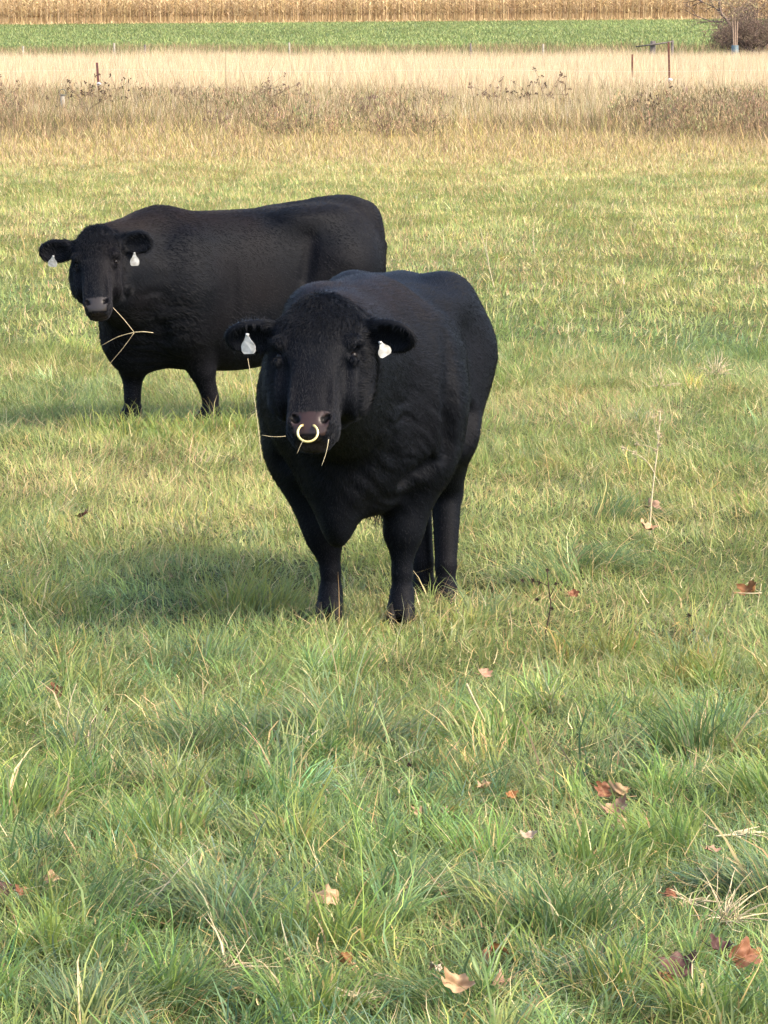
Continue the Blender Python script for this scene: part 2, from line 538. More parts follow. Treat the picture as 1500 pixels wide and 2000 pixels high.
    top = np.clip((V[:, 2] / k_ - 1.22) / 0.12, 0, 1) * np.clip((V[:, 0] / k_ + 0.1) / 0.2, 0, 1) * (hv[:, 0] < -0.05)
    br = np.clip(br + top * sp.get('topbrown', 0.9) * (0.4 + 0.6 * n2), 0, 1)
    col += br[:, None] * np.array((0.0050, 0.0020, 0.0001))
    # bare nose
    nose = (hv[:, 0] > 0.478) & (hv[:, 0] < 0.566) & (np.abs(hv[:, 1]) < 0.070 - 0.30 * np.clip(hv[:, 0] - 0.52, 0, 1)) & (hv[:, 2] > -0.03)
    nose &= hv[:, 2] > -0.028
    rough = np.full(len(V), 0.62)
    col[nose] = np.array(sp.get('nose', (0.022, 0.011, 0.009)))
    rough[nose] = 0.38
    wet = np.zeros(len(V)); wet[nose] = 1.0
    for s_ in (1, -1):
        dn = np.sqrt(((hv[:, 0] - 0.510) / 1.1) ** 2 + (hv[:, 1] - s_ * 0.052) ** 2 + ((hv[:, 2] - 0.022) / 1.3) ** 2)
        dn2 = np.sqrt((hv[:, 0] - 0.498) ** 2 + (hv[:, 1] - s_ * 0.064) ** 2 + ((hv[:, 2] - 0.020) / 1.3) ** 2)
        q_ = (dn < 0.016) | (dn2 < 0.014)
        col[q_] = (0.002, 0.0015, 0.0015); wet[q_] = 0
    chin = (hv[:, 0] > 0.572) & (hv[:, 2] > -0.10) & (np.abs(hv[:, 1]) < 0.06)
    col[chin] = (0.014, 0.011, 0.009)
    body = mesh_obj('body', V, Q, M_HIDE, root, True)
    a = body.data.color_attributes.new('Col', 'FLOAT_COLOR', 'POINT')
    cc = np.concatenate([col, rough[:, None]], 1).astype(np.float32)
    a.data.foreach_set('color', cc.ravel())
    wa = body.data.attributes.new('wet', 'FLOAT', 'POINT'); wa.data.foreach_set('value', wet.astype(np.float32))
    # ---------- fur
    nrmv = np.empty(len(V) * 3, np.float32); body.data.vertices.foreach_get('normal', nrmv); nrmv = nrmv.reshape(-1, 3)
    C0 = V[Q].mean(1)
    area = np.linalg.norm(np.cross(V[Q[:, 2]] - V[Q[:, 0]], V[Q[:, 3]] - V[Q[:, 1]]), axis=1) / 2
    hq = (C0 - np.array(poll)) @ MH.T / hs
    inhead = (hq[:, 0] > -0.06) & (np.abs(hq[:, 1]) < 0.2) & (hq[:, 2] > -0.23) & (hq[:, 0] < 0.62)
    face = inhead & (hq[:, 0] > 0.22)
    wgt = area * np.where(inhead, 2.2, 1.0) * (~nose[Q].any(1))
    N = sp['hairs']
    pick = rng.choice(len(Q), N, p=wgt / wgt.sum())
    bw = rng.dirichlet((1, 1, 1, 1), N)
    P0 = (V[Q[pick]] * bw[:, :, None]).sum(1)
    NN = (nrmv[Q[pick]] * bw[:, :, None]).sum(1); NN /= np.linalg.norm(NN, axis=1)[:, None] + 1e-9
    flow = np.zeros((N, 3)); flow[:] = (-0.8, 0, -0.6)
    hp = hq[pick]
    ih = inhead[pick]
    flow[ih] = np.array(u) * 1.0
    isear = ih & (np.abs(hp[:, 1]) > 0.155)
    flow[isear] = np.array(v) * np.sign(hp[isear, 1])[:, None]
    sw = vnoise3(P0[:, 0] * 7, P0[:, 1] * 7, P0[:, 2] * 7)[:, None] - 0.5
    sw2 = vnoise3(P0[:, 0] * 9 + 5, P0[:, 1] * 9, P0[:, 2] * 9 + 8)[:, None] - 0.5
    flow += np.concatenate([sw2, sw, -sw], 1) * 0.6
    flow -= NN * (flow * NN).sum(1)[:, None]
    flow /= np.linalg.norm(flow, axis=1)[:, None] + 1e-9
    tuft = ih & (hp[:, 0] < 0.20) & ~isear
    Ln = np.where(ih, 0.013 + 0.013 * np.clip((0.24 - hp[:, 0]) / 0.14, 0, 1), 0.018) * rng.uniform(0.6, 1.4, N)
    neckz = (~ih) & (P0[:, 0] > 0.35 * k_)
    Ln = np.where(neckz, Ln * 1.35, Ln)
    Ln = np.where(P0[:, 2] < 0.55 * k_, 0.012, Ln)
    Ln = np.where(isear, 0.020 * rng.uniform(0.6, 1.4, N), Ln)
    lift = np.where(tuft, 0.32 + 0.35 * np.clip((0.2 - hp[:, 0]) / 0.1, 0, 1), np.where(isear, 0.7, 0.32)) * rng.uniform(0.5, 1.5, N)
    curl = np.where(tuft, 1.3, 0.22)
    npt = 4
    pts = np.empty((N, npt, 3), np.float32)
    bn = np.cross(NN, flow)
    ph = rng.uniform(0, 6.28, N)
    rnd = rng.normal(0, 0.20, (N, 1)) * bn
    for i in range(npt):
        t = i / (npt - 1)
        pts[:, i] = P0 + (flow + rnd) * (Ln * t)[:, None] + NN * (Ln * lift * (t - 0.45 * t * t))[:, None] - NN * 0.001 \
            + (bn * np.sin(ph + t * 4)[:, None] + NN * (np.cos(ph + t * 4) * 0.5)[:, None]) * (Ln * 0.22 * curl * t)[:, None]
    hc = bpy.data.hair_curves.new('coat')
    hc.add_curves([npt] * N)
    hc.points.foreach_set('position', pts.ravel())
    rad = np.tile(np.array([1.0, 0.8, 0.5, 0.12], np.float32) * sp.get('hair_r', 0.0009), N)
    ra_ = hc.attributes.get('radius') or hc.attributes.new('radius', 'FLOAT', 'POINT')
    ra_.data.foreach_set('value', rad)
    ca = hc.attributes.new('Col', 'FLOAT_COLOR', 'POINT')
    hcol = col[Q[pick, 0]] * rng.uniform(0.7, 1.5, (N, 1)) * 1.25
    pc = np.ones((N, npt, 4), np.float32); pc[:, :, :3] = hcol[:, None, :]
    ca.data.foreach_set('color', pc.ravel())
    hc.materials.append(M_FUR)
    ho = bpy.data.objects.new('coat', hc); COL.objects.link(ho); ho.parent = body
    # ---------- eyes
    for s_ in (1, -1):
        c = H(0.222, s_ * 0.122 * fw, -0.010)
        m = MB(); rr = 0.015 * hs; V_ = []; F_ = []
        for i in range(9):
            for j in range(14):
                th = pi * i / 8; f = 2 * pi * j / 14
                V_.append(c + rr * np.array((sin(th) * cos(f), sin(th) * sin(f), cos(th))))
        for i in range(8):
            for j in range(14):
                F_.append([i * 14 + j, i * 14 + (j + 1) % 14, (i + 1) * 14 + (j + 1) % 14, (i + 1) * 14 + j])
        m.add(V_, F_).build('eye', M_EYE, root)
    # ---------- ear tags
    for s_ in (1, -1):
        ux, uy, dd, wdt, hgt, yaw, rl_ = sp['tags'][s_]
        c = np.array(inv @ px(ux, uy, dd))
        xr = np.array(rot @ Vector((cos(yaw), sin(yaw), 0))); yr = np.array(rot @ Vector((-sin(yaw), cos(yaw), 0))); zr = np.array((0, 0, 1.0))
        xr, zr = xr * cos(rl_) + zr * sin(rl_), zr * cos(rl_) - xr * sin(rl_)
        prof = [(-0.07, 0.50), (0.07, 0.50), (0.13, 0.34), (0.24, 0.16), (0.40, 0.02), (0.49, -0.14), (0.47, -0.38), (0.34, -0.50), (-0.34, -0.50), (-0.47, -0.38), (-0.49, -0.14), (-0.40, 0.02), (-0.24, 0.16), (-0.13, 0.34)]
        V_ = []; n = len(prof)
        for sd in (-1, 1):
            for a_, b_ in prof:
                V_.append(c + xr * a_ * wdt + zr * b_ * hgt + yr * (sd * 0.0012 + 0.10 * wdt * (a_ * 2) ** 2 * 0.6 - 0.012 * b_))
        F_ = [[i for i in range(n)], [n + i for i in range(n)][::-1]] + [[i, n + i, n + (i + 1) % n, (i + 1) % n] for i in range(n)]
        tg = MB().add(V_, F_).build('ear_tag', M_TAG, root, smooth=False)
        m = MB(); cb = c + zr * hgt * 0.42
        m.tube([cb - yr * 0.008, cb + yr * 0.010], 0.005, 10)
        m.build('tag_button', M_TAG, tg)
    # ---------- ring
    if sp.get('ring'):
        ux, uy, dd, rr = sp['ring']
        c = inv @ px(ux, uy, dd)
        xr = rot @ Vector((1, 0, 0)); zr = rot @ Vector((0, 0.5, 0.87)).normalized()
        pts_ = []
        for i in range(41):
            t = R(42) + (2 * pi - R(84)) * i / 40
            pts_.append(c + xr * (rr * sin(t)) + zr * (rr * cos(t)))
        inn = rot @ Vector((0, 1, 0))
        pts_ = [pts_[0] + inn * 0.03 - xr * 0.008] + pts_ + [pts_[-1] + inn * 0.03 + xr * 0.008]
        MB().tube(pts_, 0.0048, 10).build('nose_ring', M_RING, root)
    # ---------- hooves: two claws each
    for key, L in sp['legs'].items():
        p = Vector(L[-1]) * k_
        m = MB()
        for s_ in (1, -1):
            V_ = []; n = 10
            for (z, sc) in ((0.0, 1.0), (0.045, 0.88), (0.085, 0.72)):
                for j in range(n):
                    f = 2 * pi * j / n
                    V_.append((p.x + 0.010 + sc * (0.066 * cos(f) + (0.018 if cos(f) > 0.5 else 0)) - z * 0.3, p.y + s_ * 0.031 + sc * 0.029 * sin(f), p.z - 0.05 + z - 0.005))
            F_ = [[i * n + j, i * n + (j + 1) % n, (i + 1) * n + (j + 1) % n, (i + 1) * n + j] for i in range(2) for j in range(n)]
            F_ += [list(range(n))[::-1], list(range(2 * n, 3 * n))]
            m.add(V_, F_)
        m.build('hoof', M_HOOF, root)
    # ---------- tail switch and sheath hair
    def strands(name, c, n_, ln_, spread, drop):
        m = MB()
        for i in range(n_):
            a_ = Vector(c) + Vector((random.gauss(0, spread), random.gauss(0, spread), random.gauss(0, spread * 0.5)))
            dx, dy = random.gauss(0, 0.22), random.gauss(0, 0.22); l_ = ln_ * random.uniform(0.5, 1.2)
            q = [a_ + Vector((dx * t * l_ + 0.012 * sin(5 * t + i), dy * t * l_ + 0.012 * cos(4 * t + i), -drop * t * l_)) for t in (0, 0.25, 0.5, 0.75, 1)]
            m.tube(q, [0.0022, 0.002, 0.0017, 0.0013, 0.0005], 3)
        m.build(name, M_FUR, root, col=np.tile((0.012, 0.010, 0.010), (len(m.V), 1)))
    strands('tail_switch', Vector((-0.98, 0.03, 0.52)) * k_, 160, 0.36, 0.018, 1.0)
    if sp.get('sheath_hair'):
        strands('belly_tassel', Vector(sp['sheath_hair']) * k_, 130, 0.13, 0.022, 1.0)
    return root


D2R = pi / 180
A1 = 8 * D2R
bull1 = dict(
    label='large black bull in front facing the camera with a pale nose ring', s=1.0, res=0.008 if not QUICK else 0.012, hip=-0.035,
    loc=Vector((-0.020, 18.43, 0.0)), rz=math.atan2(-cos(A1), -sin(A1)),
    poll=px(626, 592, 17.12), muz=px(605, 856, 16.84), side=Vector((1, -0.17, 0.0)), face_w=1.12,
    torso=[(-0.90, 0.05, 0.98, 1.22), (-0.86, 0.12, 0.86, 1.29), (-0.76, 0.20, 0.72, 1.345), (-0.58, 0.28, 0.62, 1.355), (-0.33, 0.335, 0.54, 1.335), (-0.05, 0.365, 0.48, 1.33),
           (0.22, 0.375, 0.47, 1.34), (0.45, 0.375, 0.48, 1.365), (0.62, 0.34, 0.48, 1.34), (0.78, 0.26, 0.50, 1.25), (0.90, 0.12, 0.58, 1.05)],
    grooves=[((0.58, 0.37, 1.20), (0.66, 0.39, 0.95), 0.030), ((0.66, 0.39, 0.95), (0.60, 0.36, 0.70), 0.032), ((0.66, 0.30, 0.66), (0.72, 0.16, 0.60), 0.035), ((0.22, 0.42, 0.95), (0.20, 0.40, 0.62), 0.022),
             ((-0.30, 0.36, 0.78), (-0.22, 0.33, 0.58), 0.030), ((0.66, -0.30, 0.66), (0.76, -0.16, 0.58), 0.035), ((0.95, 0.02, 0.86), (0.93, -0.03, 0.58), 0.018)],
    legs=dict(fl=[(0.50, 0.22, 0.90), (0.46, 0.20, 0.66), (0.50, 0.17, 0.385), (0.50, 0.165, 0.20), (0.50, 0.165, 0.11), (0.54, 0.165, 0.05)],
              fr=[(0.50, -0.22, 0.90), (0.46, -0.20, 0.66), (0.50, -0.15, 0.385), (0.50, -0.13, 0.20), (0.50, -0.13, 0.11), (0.53, -0.13, 0.05)],
              rl=[(-0.60, 0.20, 1.00), (-0.36, 0.21, 0.70), (-0.55, 0.215, 0.42), (-0.45, 0.225, 0.11), (-0.44, 0.225, 0.01), (-0.40, 0.225, -0.05)],
              rr=[(-0.60, -0.20, 1.00), (-0.42, -0.12, 0.72), (-0.62, 0.07, 0.42), (-0.53, 0.115, 0.11), (-0.52, 0.12, 0.01), (-0.49, 0.12, -0.05)]),
    neck=[('c', (0.42, 0, 1.02), ('H', 0.16, 0, -0.14), 0.31, 0.20, 0.12),
          ('c', (0.40, 0, 1.22), ('H', 0.02, 0, -0.16), 0.17, 0.13, 0.10),
          ('c', (0.50, 0, 0.78), ('H', 0.30, 0, -0.20), 0.26, 0.14, 0.12),
          ('e', (0.80, -0.13, 1.255), (0.26, 0.14, 0.145), 0.05),
          ('e', (0.80, -0.06, 0.66), (0.15, 0.13, 0.20), 0.12),
          ('e', (0.80, -0.055, 0.465), (0.11, 0.068, 0.13), 0.08),
          ('e', (0.62, 0.03, 0.52), (0.16, 0.13, 0.07), 0.06),
          ('c', (0.47, -0.27, 0.70), (0.49, -0.165, 0.34), 0.125, 0.060, 0.07),
          ('c', (0.47, 0.24, 0.70), (0.49, 0.17, 0.36), 0.12, 0.060, 0.07),
          ('e', (0.78, -0.10, 0.95), (0.20, 0.26, 0.26), 0.12)],
    wrinkle=((0.78, 0.12, 0.80), (0.30, 0.26, 0.28), 0.020),
    ears={1: ((0.095, 0.125, -0.07), (0.13, 0.345, -0.05), (0.15, -0.9, -0.35), 0.070),
          -1: ((0.095, -0.125, -0.07), (0.12, -0.345, -0.05), (-0.15, -0.9, -0.35), 0.070)},
    tags={1: (749, 681, 16.935, 0.056, 0.064, 0.35, 0.5), -1: (484, 671, 16.935, 0.058, 0.080, -0.25, 0.05)},
    ring=(601, 845, 16.81, 0.038), hairs=150000 if not QUICK else 20000, sheath_hair=(-0.05, 0, 0.46), brown=0.15)
A2 = 26 * D2R
bull2 = dict(
    pw=2.2, label='smaller black bull standing behind, side on, head turned to the camera', s=0.93, res=0.009 if not QUICK else 0.013, hip=0.05, legr=1.25,
    loc=Vector((-0.87, 26.15, 0.0)), rz=math.atan2(-sin(A2), -cos(A2)),
    poll=px(186, 452, 25.35), muz=px(190, 612, 25.15), side=Vector((1, -0.10, 0.05)), face_w=1.0,
    torso=[(-1.02, 0.05, 0.98, 1.25), (-0.97, 0.16, 0.84, 1.36), (-0.86, 0.25, 0.68, 1.43), (-0.62, 0.32, 0.55, 1.445), (-0.35, 0.36, 0.43, 1.39), (-0.05, 0.38, 0.36, 1.375),
           (0.22, 0.38, 0.36, 1.37), (0.45, 0.35, 0.38, 1.37), (0.62, 0.30, 0.41, 1.345), (0.78, 0.22, 0.44, 1.24), (0.90, 0.12, 0.52, 1.02)],
    legs=dict(fl=[(0.48, 0.22, 0.90), (0.44, 0.20, 0.66), (0.32, 0.17, 0.385), (0.26, 0.165, 0.20), (0.26, 0.165, 0.11), (0.30, 0.165, 0.05)],
              fr=[(0.52, -0.22, 0.90), (0.52, -0.20, 0.66), (0.66, -0.15, 0.385), (0.67, -0.13, 0.20), (0.67, -0.13, 0.11), (0.70, -0.13, 0.05)],
              rl=[(-0.60, 0.20, 1.00), (-0.45, 0.22, 0.72), (-0.80, 0.19, 0.47), (-0.76, 0.17, 0.20), (-0.76, 0.17, 0.12), (-0.72, 0.17, 0.05)],
              rr=[(-0.60, -0.20, 1.00), (-0.45, -0.20, 0.72), (-0.66, -0.16, 0.47), (-0.60, -0.15, 0.20), (-0.60, -0.15, 0.12), (-0.56, -0.15, 0.05)]),
    neck=[('c', (0.45, 0, 0.98), ('H', 0.20, 0, -0.18), 0.31, 0.17, 0.12),
          ('c', (0.54, 0, 1.22), ('H', 0.02, 0, -0.16), 0.17, 0.12, 0.10),
          ('c', (0.55, 0, 0.75), ('H', 0.34, 0, -0.20), 0.24, 0.11, 0.12),
          ('e', (0.69, -0.04, 0.53), (0.17, 0.13, 0.18), 0.10),
          ('e', (0.73, 0.0, 0.78), (0.16, 0.15, 0.24), 0.10)],
    wrinkle=((0.66, 0.15, 0.78), (0.25, 0.25, 0.30), 0.030),
    grooves=[((0.64, 0.33, 1.20), (0.70, 0.34, 0.85), 0.040), ((0.70, 0.34, 0.85), (0.64, 0.30, 0.60), 0.035), ((0.20, 0.42, 1.05), (0.20, 0.42, 0.60), 0.035), ((-0.30, 0.38, 0.80), (-0.20, 0.36, 0.48), 0.035), ((-0.36, 0.36, 1.20), (-0.30, 0.39, 0.95), 0.03)],
    ears={1: ((0.08, 0.125, -0.07), (0.07, 0.345, -0.06), (0.10, -0.95, -0.15), 0.078),
          -1: ((0.08, -0.125, -0.07), (0.085, -0.36, -0.06), (-0.15, -0.95, -0.15), 0.078)},
    tags={1: (263, 506, 25.2, 0.054, 0.078, 0.1, 0.03), -1: (103, 510, 25.2, 0.054, 0.066, -0.1, -0.12)},
    hairs=90000 if not QUICK else 15000, hair_r=0.0012, brown=0.4, nose=(0.026, 0.022, 0.020))
B1 = build_bull(bull1)
B2 = build_bull(bull2)

# ------------------------------------------------------------------ ground sheet
def ground_mat():
    m, t, b = new_mat('pasture_ground', (0.05, 0.05, 0.02), 0.95, 0.1)
    N = t.nodes.new; Lk = t.links.new
    geo = N('ShaderNodeNewGeometry'); sep = N('ShaderNodeSeparateXYZ'); Lk(geo.outputs['Position'], sep.inputs[0])
    n1 = N('ShaderNodeTexNoise'); n1.inputs['Scale'].default_value = 0.35; n1.inputs['Detail'].default_value = 8
    Lk(geo.outputs['Position'], n1.inputs['Vector'])
    n2 = N('ShaderNodeTexNoise'); n2.inputs['Scale'].default_value = 9.0; n2.inputs['Detail'].default_value = 6
    Lk(geo.outputs['Position'], n2.inputs['Vector'])
    # wobble of the band edges
    wob = N('ShaderNodeMath'); wob.operation = 'MULTIPLY_ADD'; wob.inputs[1].default_value = 14.0
    Lk(n1.outputs['Fac'], wob.inputs[0]); Lk(sep.outputs['Y'], wob.inputs[2])
    mr = N('ShaderNodeMapRange'); mr.inputs['From Min'].default_value = 7; mr.inputs['From Max'].default_value = 447
    Lk(wob.outputs[0], mr.inputs['Value'])
    cr = N('ShaderNodeValToRGB'); e = cr.color_ramp.elements
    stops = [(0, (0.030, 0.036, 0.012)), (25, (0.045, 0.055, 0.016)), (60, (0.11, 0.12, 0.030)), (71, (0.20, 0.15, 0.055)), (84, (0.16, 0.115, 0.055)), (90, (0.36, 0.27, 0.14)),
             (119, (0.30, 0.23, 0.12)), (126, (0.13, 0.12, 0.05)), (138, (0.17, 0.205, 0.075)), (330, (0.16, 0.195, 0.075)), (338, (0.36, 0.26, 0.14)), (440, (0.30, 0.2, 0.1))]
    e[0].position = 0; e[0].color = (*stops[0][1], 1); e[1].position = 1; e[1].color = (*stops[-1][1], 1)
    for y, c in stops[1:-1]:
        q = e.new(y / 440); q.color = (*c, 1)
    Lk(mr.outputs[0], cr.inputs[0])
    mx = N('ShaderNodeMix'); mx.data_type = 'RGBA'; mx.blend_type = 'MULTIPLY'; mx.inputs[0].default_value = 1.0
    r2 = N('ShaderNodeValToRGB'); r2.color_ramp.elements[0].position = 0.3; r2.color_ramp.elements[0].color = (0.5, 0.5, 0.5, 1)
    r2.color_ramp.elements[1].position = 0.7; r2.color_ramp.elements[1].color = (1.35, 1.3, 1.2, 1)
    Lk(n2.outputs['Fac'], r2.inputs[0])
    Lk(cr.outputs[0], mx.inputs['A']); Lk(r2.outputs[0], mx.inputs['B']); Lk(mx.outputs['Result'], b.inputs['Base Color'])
    bp = N('ShaderNodeBump'); bp.inputs['Strength'].default_value = 0.8; bp.inputs['Distance'].default_value = 0.08
    Lk(n2.outputs['Fac'], bp.inputs['Height']); Lk(bp.outputs[0], b.inputs['Normal'])
    return m


xs = np.concatenate([np.linspace(-900, -60, 12), np.linspace(-50, -12, 20), np.linspace(-11, 11, 80), np.linspace(12, 50, 20), np.linspace(60, 900, 12)])
ys = np.concatenate([np.linspace(-60, 5, 8), np.linspace(6, 60, 180), np.linspace(62, 200, 70), np.linspace(205, 460, 50), np.linspace(500, 2200, 14)])
X, Y = np.meshgrid(xs, ys, indexing='ij')
Z = ground_z(X, Y)
V = np.stack([X, Y, Z], -1).reshape(-1, 3)
ii = np.arange(len(xs) * len(ys)).reshape(len(xs), len(ys))
Q = np.stack([ii[:-1, :-1], ii[1:, :-1], ii[1:, 1:], ii[:-1, 1:]], -1).reshape(-1, 4)
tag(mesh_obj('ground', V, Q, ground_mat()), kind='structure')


# ------------------------------------------------------------------ blades
M_GRASS = leaf_mat('grass_blade', 0.42, 0.5, 0.25)
M_DRY = leaf_mat('dry_grass', 0.30, 0.75, 0.12)
M_CORN = leaf_mat('dry_corn', 0.25, 0.7, 0.15)


def y_near(P):
    return len(TRAMPLE) and P[:, 1].min() < 31


def blades(name, P, h, wd, az, lean, curve, col, mat, segs=3, label=None, tipcol=None, parent=None, floor=True, tw=0.8):
    """P (N,3) roots, h length, wd width, az heading, lean start angle from upright, curve extra bend to the tip"""
    N = len(P)
    twist = rng.normal(0, tw, N); ox = np.zeros(N); oy = np.zeros(N)
    fa = az + np.pi / 2 + rng.uniform(-0.9, 0.9, N)
    wx, wy = np.cos(fa), np.sin(fa)
    if y_near(P): h = trample(P, h)
    Vv = np.empty((N, segs + 1, 2, 3), np.float32)
    Cc = np.empty((N, segs + 1, 2, 3), np.float32)
    x = np.zeros(N); z = np.zeros(N)
    for i in range(segs + 1):
        t = i / segs
        if i:
            ang = lean + curve * ((i - 0.5) / segs) ** 1.3
            az_ = az + twist * (i - 1) / max(segs - 1, 1)
            ox = ox + np.sin(ang) * np.cos(az_) * h / segs; oy = oy + np.sin(ang) * np.sin(az_) * h / segs; z = z + np.cos(ang) * h / segs
        ww = wd * (1 - t ** 1.6) * 0.5 + 0.00012
        cx, cy, cz = P[:, 0] + ox, P[:, 1] + oy, P[:, 2] + z
        if floor: cz = np.maximum(cz, P[:, 2] + 0.004)
        for s_, sg in ((0, -1), (1, 1)):
            Vv[:, i, s_, 0] = cx + sg * ww * wx; Vv[:, i, s_, 1] = cy + sg * ww * wy; Vv[:, i, s_, 2] = cz
        c = col
        if tipcol is not None: c = col * (1 - t ** 2) + tipcol * t ** 2
        Cc[:, i, 0] = c; Cc[:, i, 1] = c
    base = (np.arange(N) * (segs + 1) * 2)[:, None]
    F_ = []
    for i in range(segs):
        F_.append(base + np.array([[2 * i, 2 * i + 1, 2 * i + 3, 2 * i + 2]]))
    Fq = np.stack(F_, 1).reshape(-1, 4)
    o = mesh_obj(name, Vv.reshape(-1, 3), Fq, mat, parent, True, Cc.reshape(-1, 3))
    return o


def half_w(y, m=1.3, add=0.5):
    return 0.0868 * y * m + add


def scatter(y0, y1, dens, m=1.3, add=0.5):
    """random points in the widened view wedge; dens may be a function of (x,y)"""
    n = int(dens * (half_w(y0, m, add) + half_w(y1, m, add)) * (y1 - y0))
    w0, w1 = half_w(y0, m, add), half_w(y1, m, add)
    u_ = rng.random(n)
    # inverse cdf of linear width
    a = (w1 - w0) / 2; b_ = w0
    t = np.where(abs(a) < 1e-9, u_, (-b_ + np.sqrt(b_ * b_ + 4 * a * (a + b_) * u_)) / (2 * a))
    y = y0 + t * (y1 - y0)
    x = rng.uniform(-1, 1, n) * half_w(y, m, add)
    return x, y


def pal(n, cols, wts, var=0.18):
    cols = np.array(cols); k = rng.choice(len(cols), n, p=np.array(wts) / sum(wts))
    c = cols[k] * rng.lognormal(0, var, (n, 1)) * rng.lognormal(0, var * 0.3, (n, 3))
    return c


def mixc(a, b_, t):
    return a * (1 - t[:, None]) + b_ * t[:, None]


GREEN = [(0.146, 0.218, 0.068), (0.100, 0.165, 0.060), (0.208, 0.268, 0.074), (0.128, 0.198, 0.098)]
YELL = [(0.285, 0.292, 0.085), (0.355, 0.322, 0.118), (0.225, 0.265, 0.078)]
STRAW = [(0.46, 0.36, 0.16), (0.38, 0.27, 0.12), (0.52, 0.43, 0.23)]
BROWN = [(0.24, 0.165, 0.090), (0.17, 0.125, 0.070), (0.28, 0.20, 0.11)]


def field_tone(x, y):
    """how yellow (0..1) and how dry the pasture is at a place"""
    n = vnoise2(x * 0.5, y * 0.22, 4, 2.0)
    n2 = vnoise2(x * 1.6 + 9, y * 0.7, 3, 5.0)
    t = np.interp(y, [9, 13, 17, 22, 30, 40, 55, 72], [-0.15, -0.05, 0.30, 0.42, 0.52, 0.80, 0.90, 0.97])
    yel = np.clip(t + (n - 0.5) * 1.5 + (n2 - 0.5) * 0.5, 0, 1)
    dry = np.clip(np.interp(y, [9, 20, 40, 58, 66, 71], [0.03, 0.07, 0.20, 0.36, 0.70, 0.95]) + (n2 - 0.5) * 0.4, 0, 1)
    return yel, dry


def grass_cols(x, y, extra_dry=0.0):
    n = len(x)
    yel, dry = field_tone(x, y)
    g = pal(n, GREEN, (4, 3, 3, 2)); ye = pal(n, YELL, (3, 2, 3)); st_ = pal(n, STRAW, (3, 3, 2))
    c = mixc(g, ye, np.clip(yel + rng.normal(0, 0.18, n), 0, 1))
    pn = vnoise2(x * 0.8 + 40, y * 0.30, 4, 90.0)
    brown = np.clip((pn - 0.56) * 4, 0, 0.28) * (y > 17)
    kb = rng.random(n) < brown
    c[kb] = pal(int(kb.sum()), [(0.30, 0.22, 0.10), (0.26, 0.20, 0.09), (0.38, 0.29, 0.14)], (2, 2, 2))
    c *= (0.80 + 0.45 * vnoise2(x * 3.1, y * 2.0, 2, 77.0))[:, None]
    isd = rng.random(n) < dry * 0.8 + extra_dry
    c[isd] = st_[isd]
    return c


def clumps(y0, y1, dens, per, hr, rr, wr, m=1.3):
    cx, cy = scatter(y0, y1, dens, m)
    nC = len(cx)
    keep = vnoise2(cx * 1.1 + 3, cy * 0.9, 2, 9.0) > 0.36
    cx, cy = cx[keep], cy[keep]; nC = len(cx)
    n_ = rng.integers(per[0], per[1], nC)
    idx = np.repeat(np.arange(nC), n_); N = len(idx)
    R_ = rng.uniform(*rr, nC); Hh = rng.uniform(*hr, nC); wz = rng.uniform(0, 2 * pi, nC); wl = rng.uniform(0.1, 1.3, nC)
    r = R_[idx] * np.sqrt(rng.random(N)); a = rng.uniform(0, 2 * pi, N)
    x = cx[idx] + r * np.cos(a); y = cy[idx] + r * np.sin(a)
    # splay outwards + a shared lay of the clump
    dx = np.cos(a) * (r / R_[idx]) * 0.7 + np.cos(wz[idx]) * wl[idx] + rng.normal(0, 0.25, N)
    dy = np.sin(a) * (r / R_[idx]) * 0.7 + np.sin(wz[idx]) * wl[idx] + rng.normal(0, 0.25, N)
    az = np.arctan2(dy, dx); mag = np.hypot(dx, dy)
    h = Hh[idx] * rng.lognormal(0, 0.28, N)
    lean = np.clip(0.10 + 0.35 * mag, 0, 1.1); curve = rng.uniform(0.3, 2.3, N) * (0.5 + mag)
    P = np.stack([x, y, ground_z(x, y) - 0.004], 1)
    tone = rng.normal(0, 1, nC)
    c = grass_cols(x, y)
    tv = tone[idx]
    c *= np.exp(0.24 * tv)[:, None]
    c[:, 2] *= np.exp(0.30 * np.sin(7 * tone))[idx]
    c[:, 0] *= np.exp(0.16 * np.sin(5 * tone + 1))[idx]
    wd = rng.uniform(*wr, N)
    return P, h, wd, az, lean, np.clip(curve, 0, 2.4), c


TRAMPLE = []


def trample(P, h):
    for (x, y, r, f) in TRAMPLE:
        d = np.hypot((P[:, 0] - x) / r, (P[:, 1] - (y - r * 0.9)) / (r * 2.2))
        h = h * np.where(d < 1, f, 1.0)
    return h


def tufts(spots):
    out = []
    for (u, v, n, h, rad, ax, lay, w_, g) in spots:
        p = px_ground(u, v)
        r = rad * np.sqrt(rng.random(n)); a = rng.uniform(0, 2 * pi, n)
        x = p.x + r * np.cos(a); y = p.y + r * np.sin(a)
        dx = np.cos(a) * (r / rad) * 0.75 + cos(ax) * lay + rng.normal(0, 0.18, n)
        dy = np.sin(a) * (r / rad) * 0.75 + sin(ax) * lay + rng.normal(0, 0.18, n)
        mag = np.hypot(dx, dy)
        h = h * 0.9
        c = pal(n, [g, (g[0] * 0.8, g[1] * 0.85, g[2] * 1.1), (g[0] * 1.3, g[1] * 1.12, g[2])], (3, 2, 2), 0.15)
        k = rng.random(n) < 0.07; c[k] = pal(int(k.sum()), STRAW, (1, 1, 1))
        out.append((np.stack([x, y, ground_z(x, y) - 0.004], 1), h * rng.lognormal(0, 0.25, n), rng.uniform(0.7, 1.3, n) * w_, np.arctan2(dy, dx), np.clip(0.08 + 0.4 * mag, 0, 1.1),
                    np.clip(rng.uniform(0.7, 1.9, n) * (0.35 + mag), 0, 2.3), c))
    return join(*out)


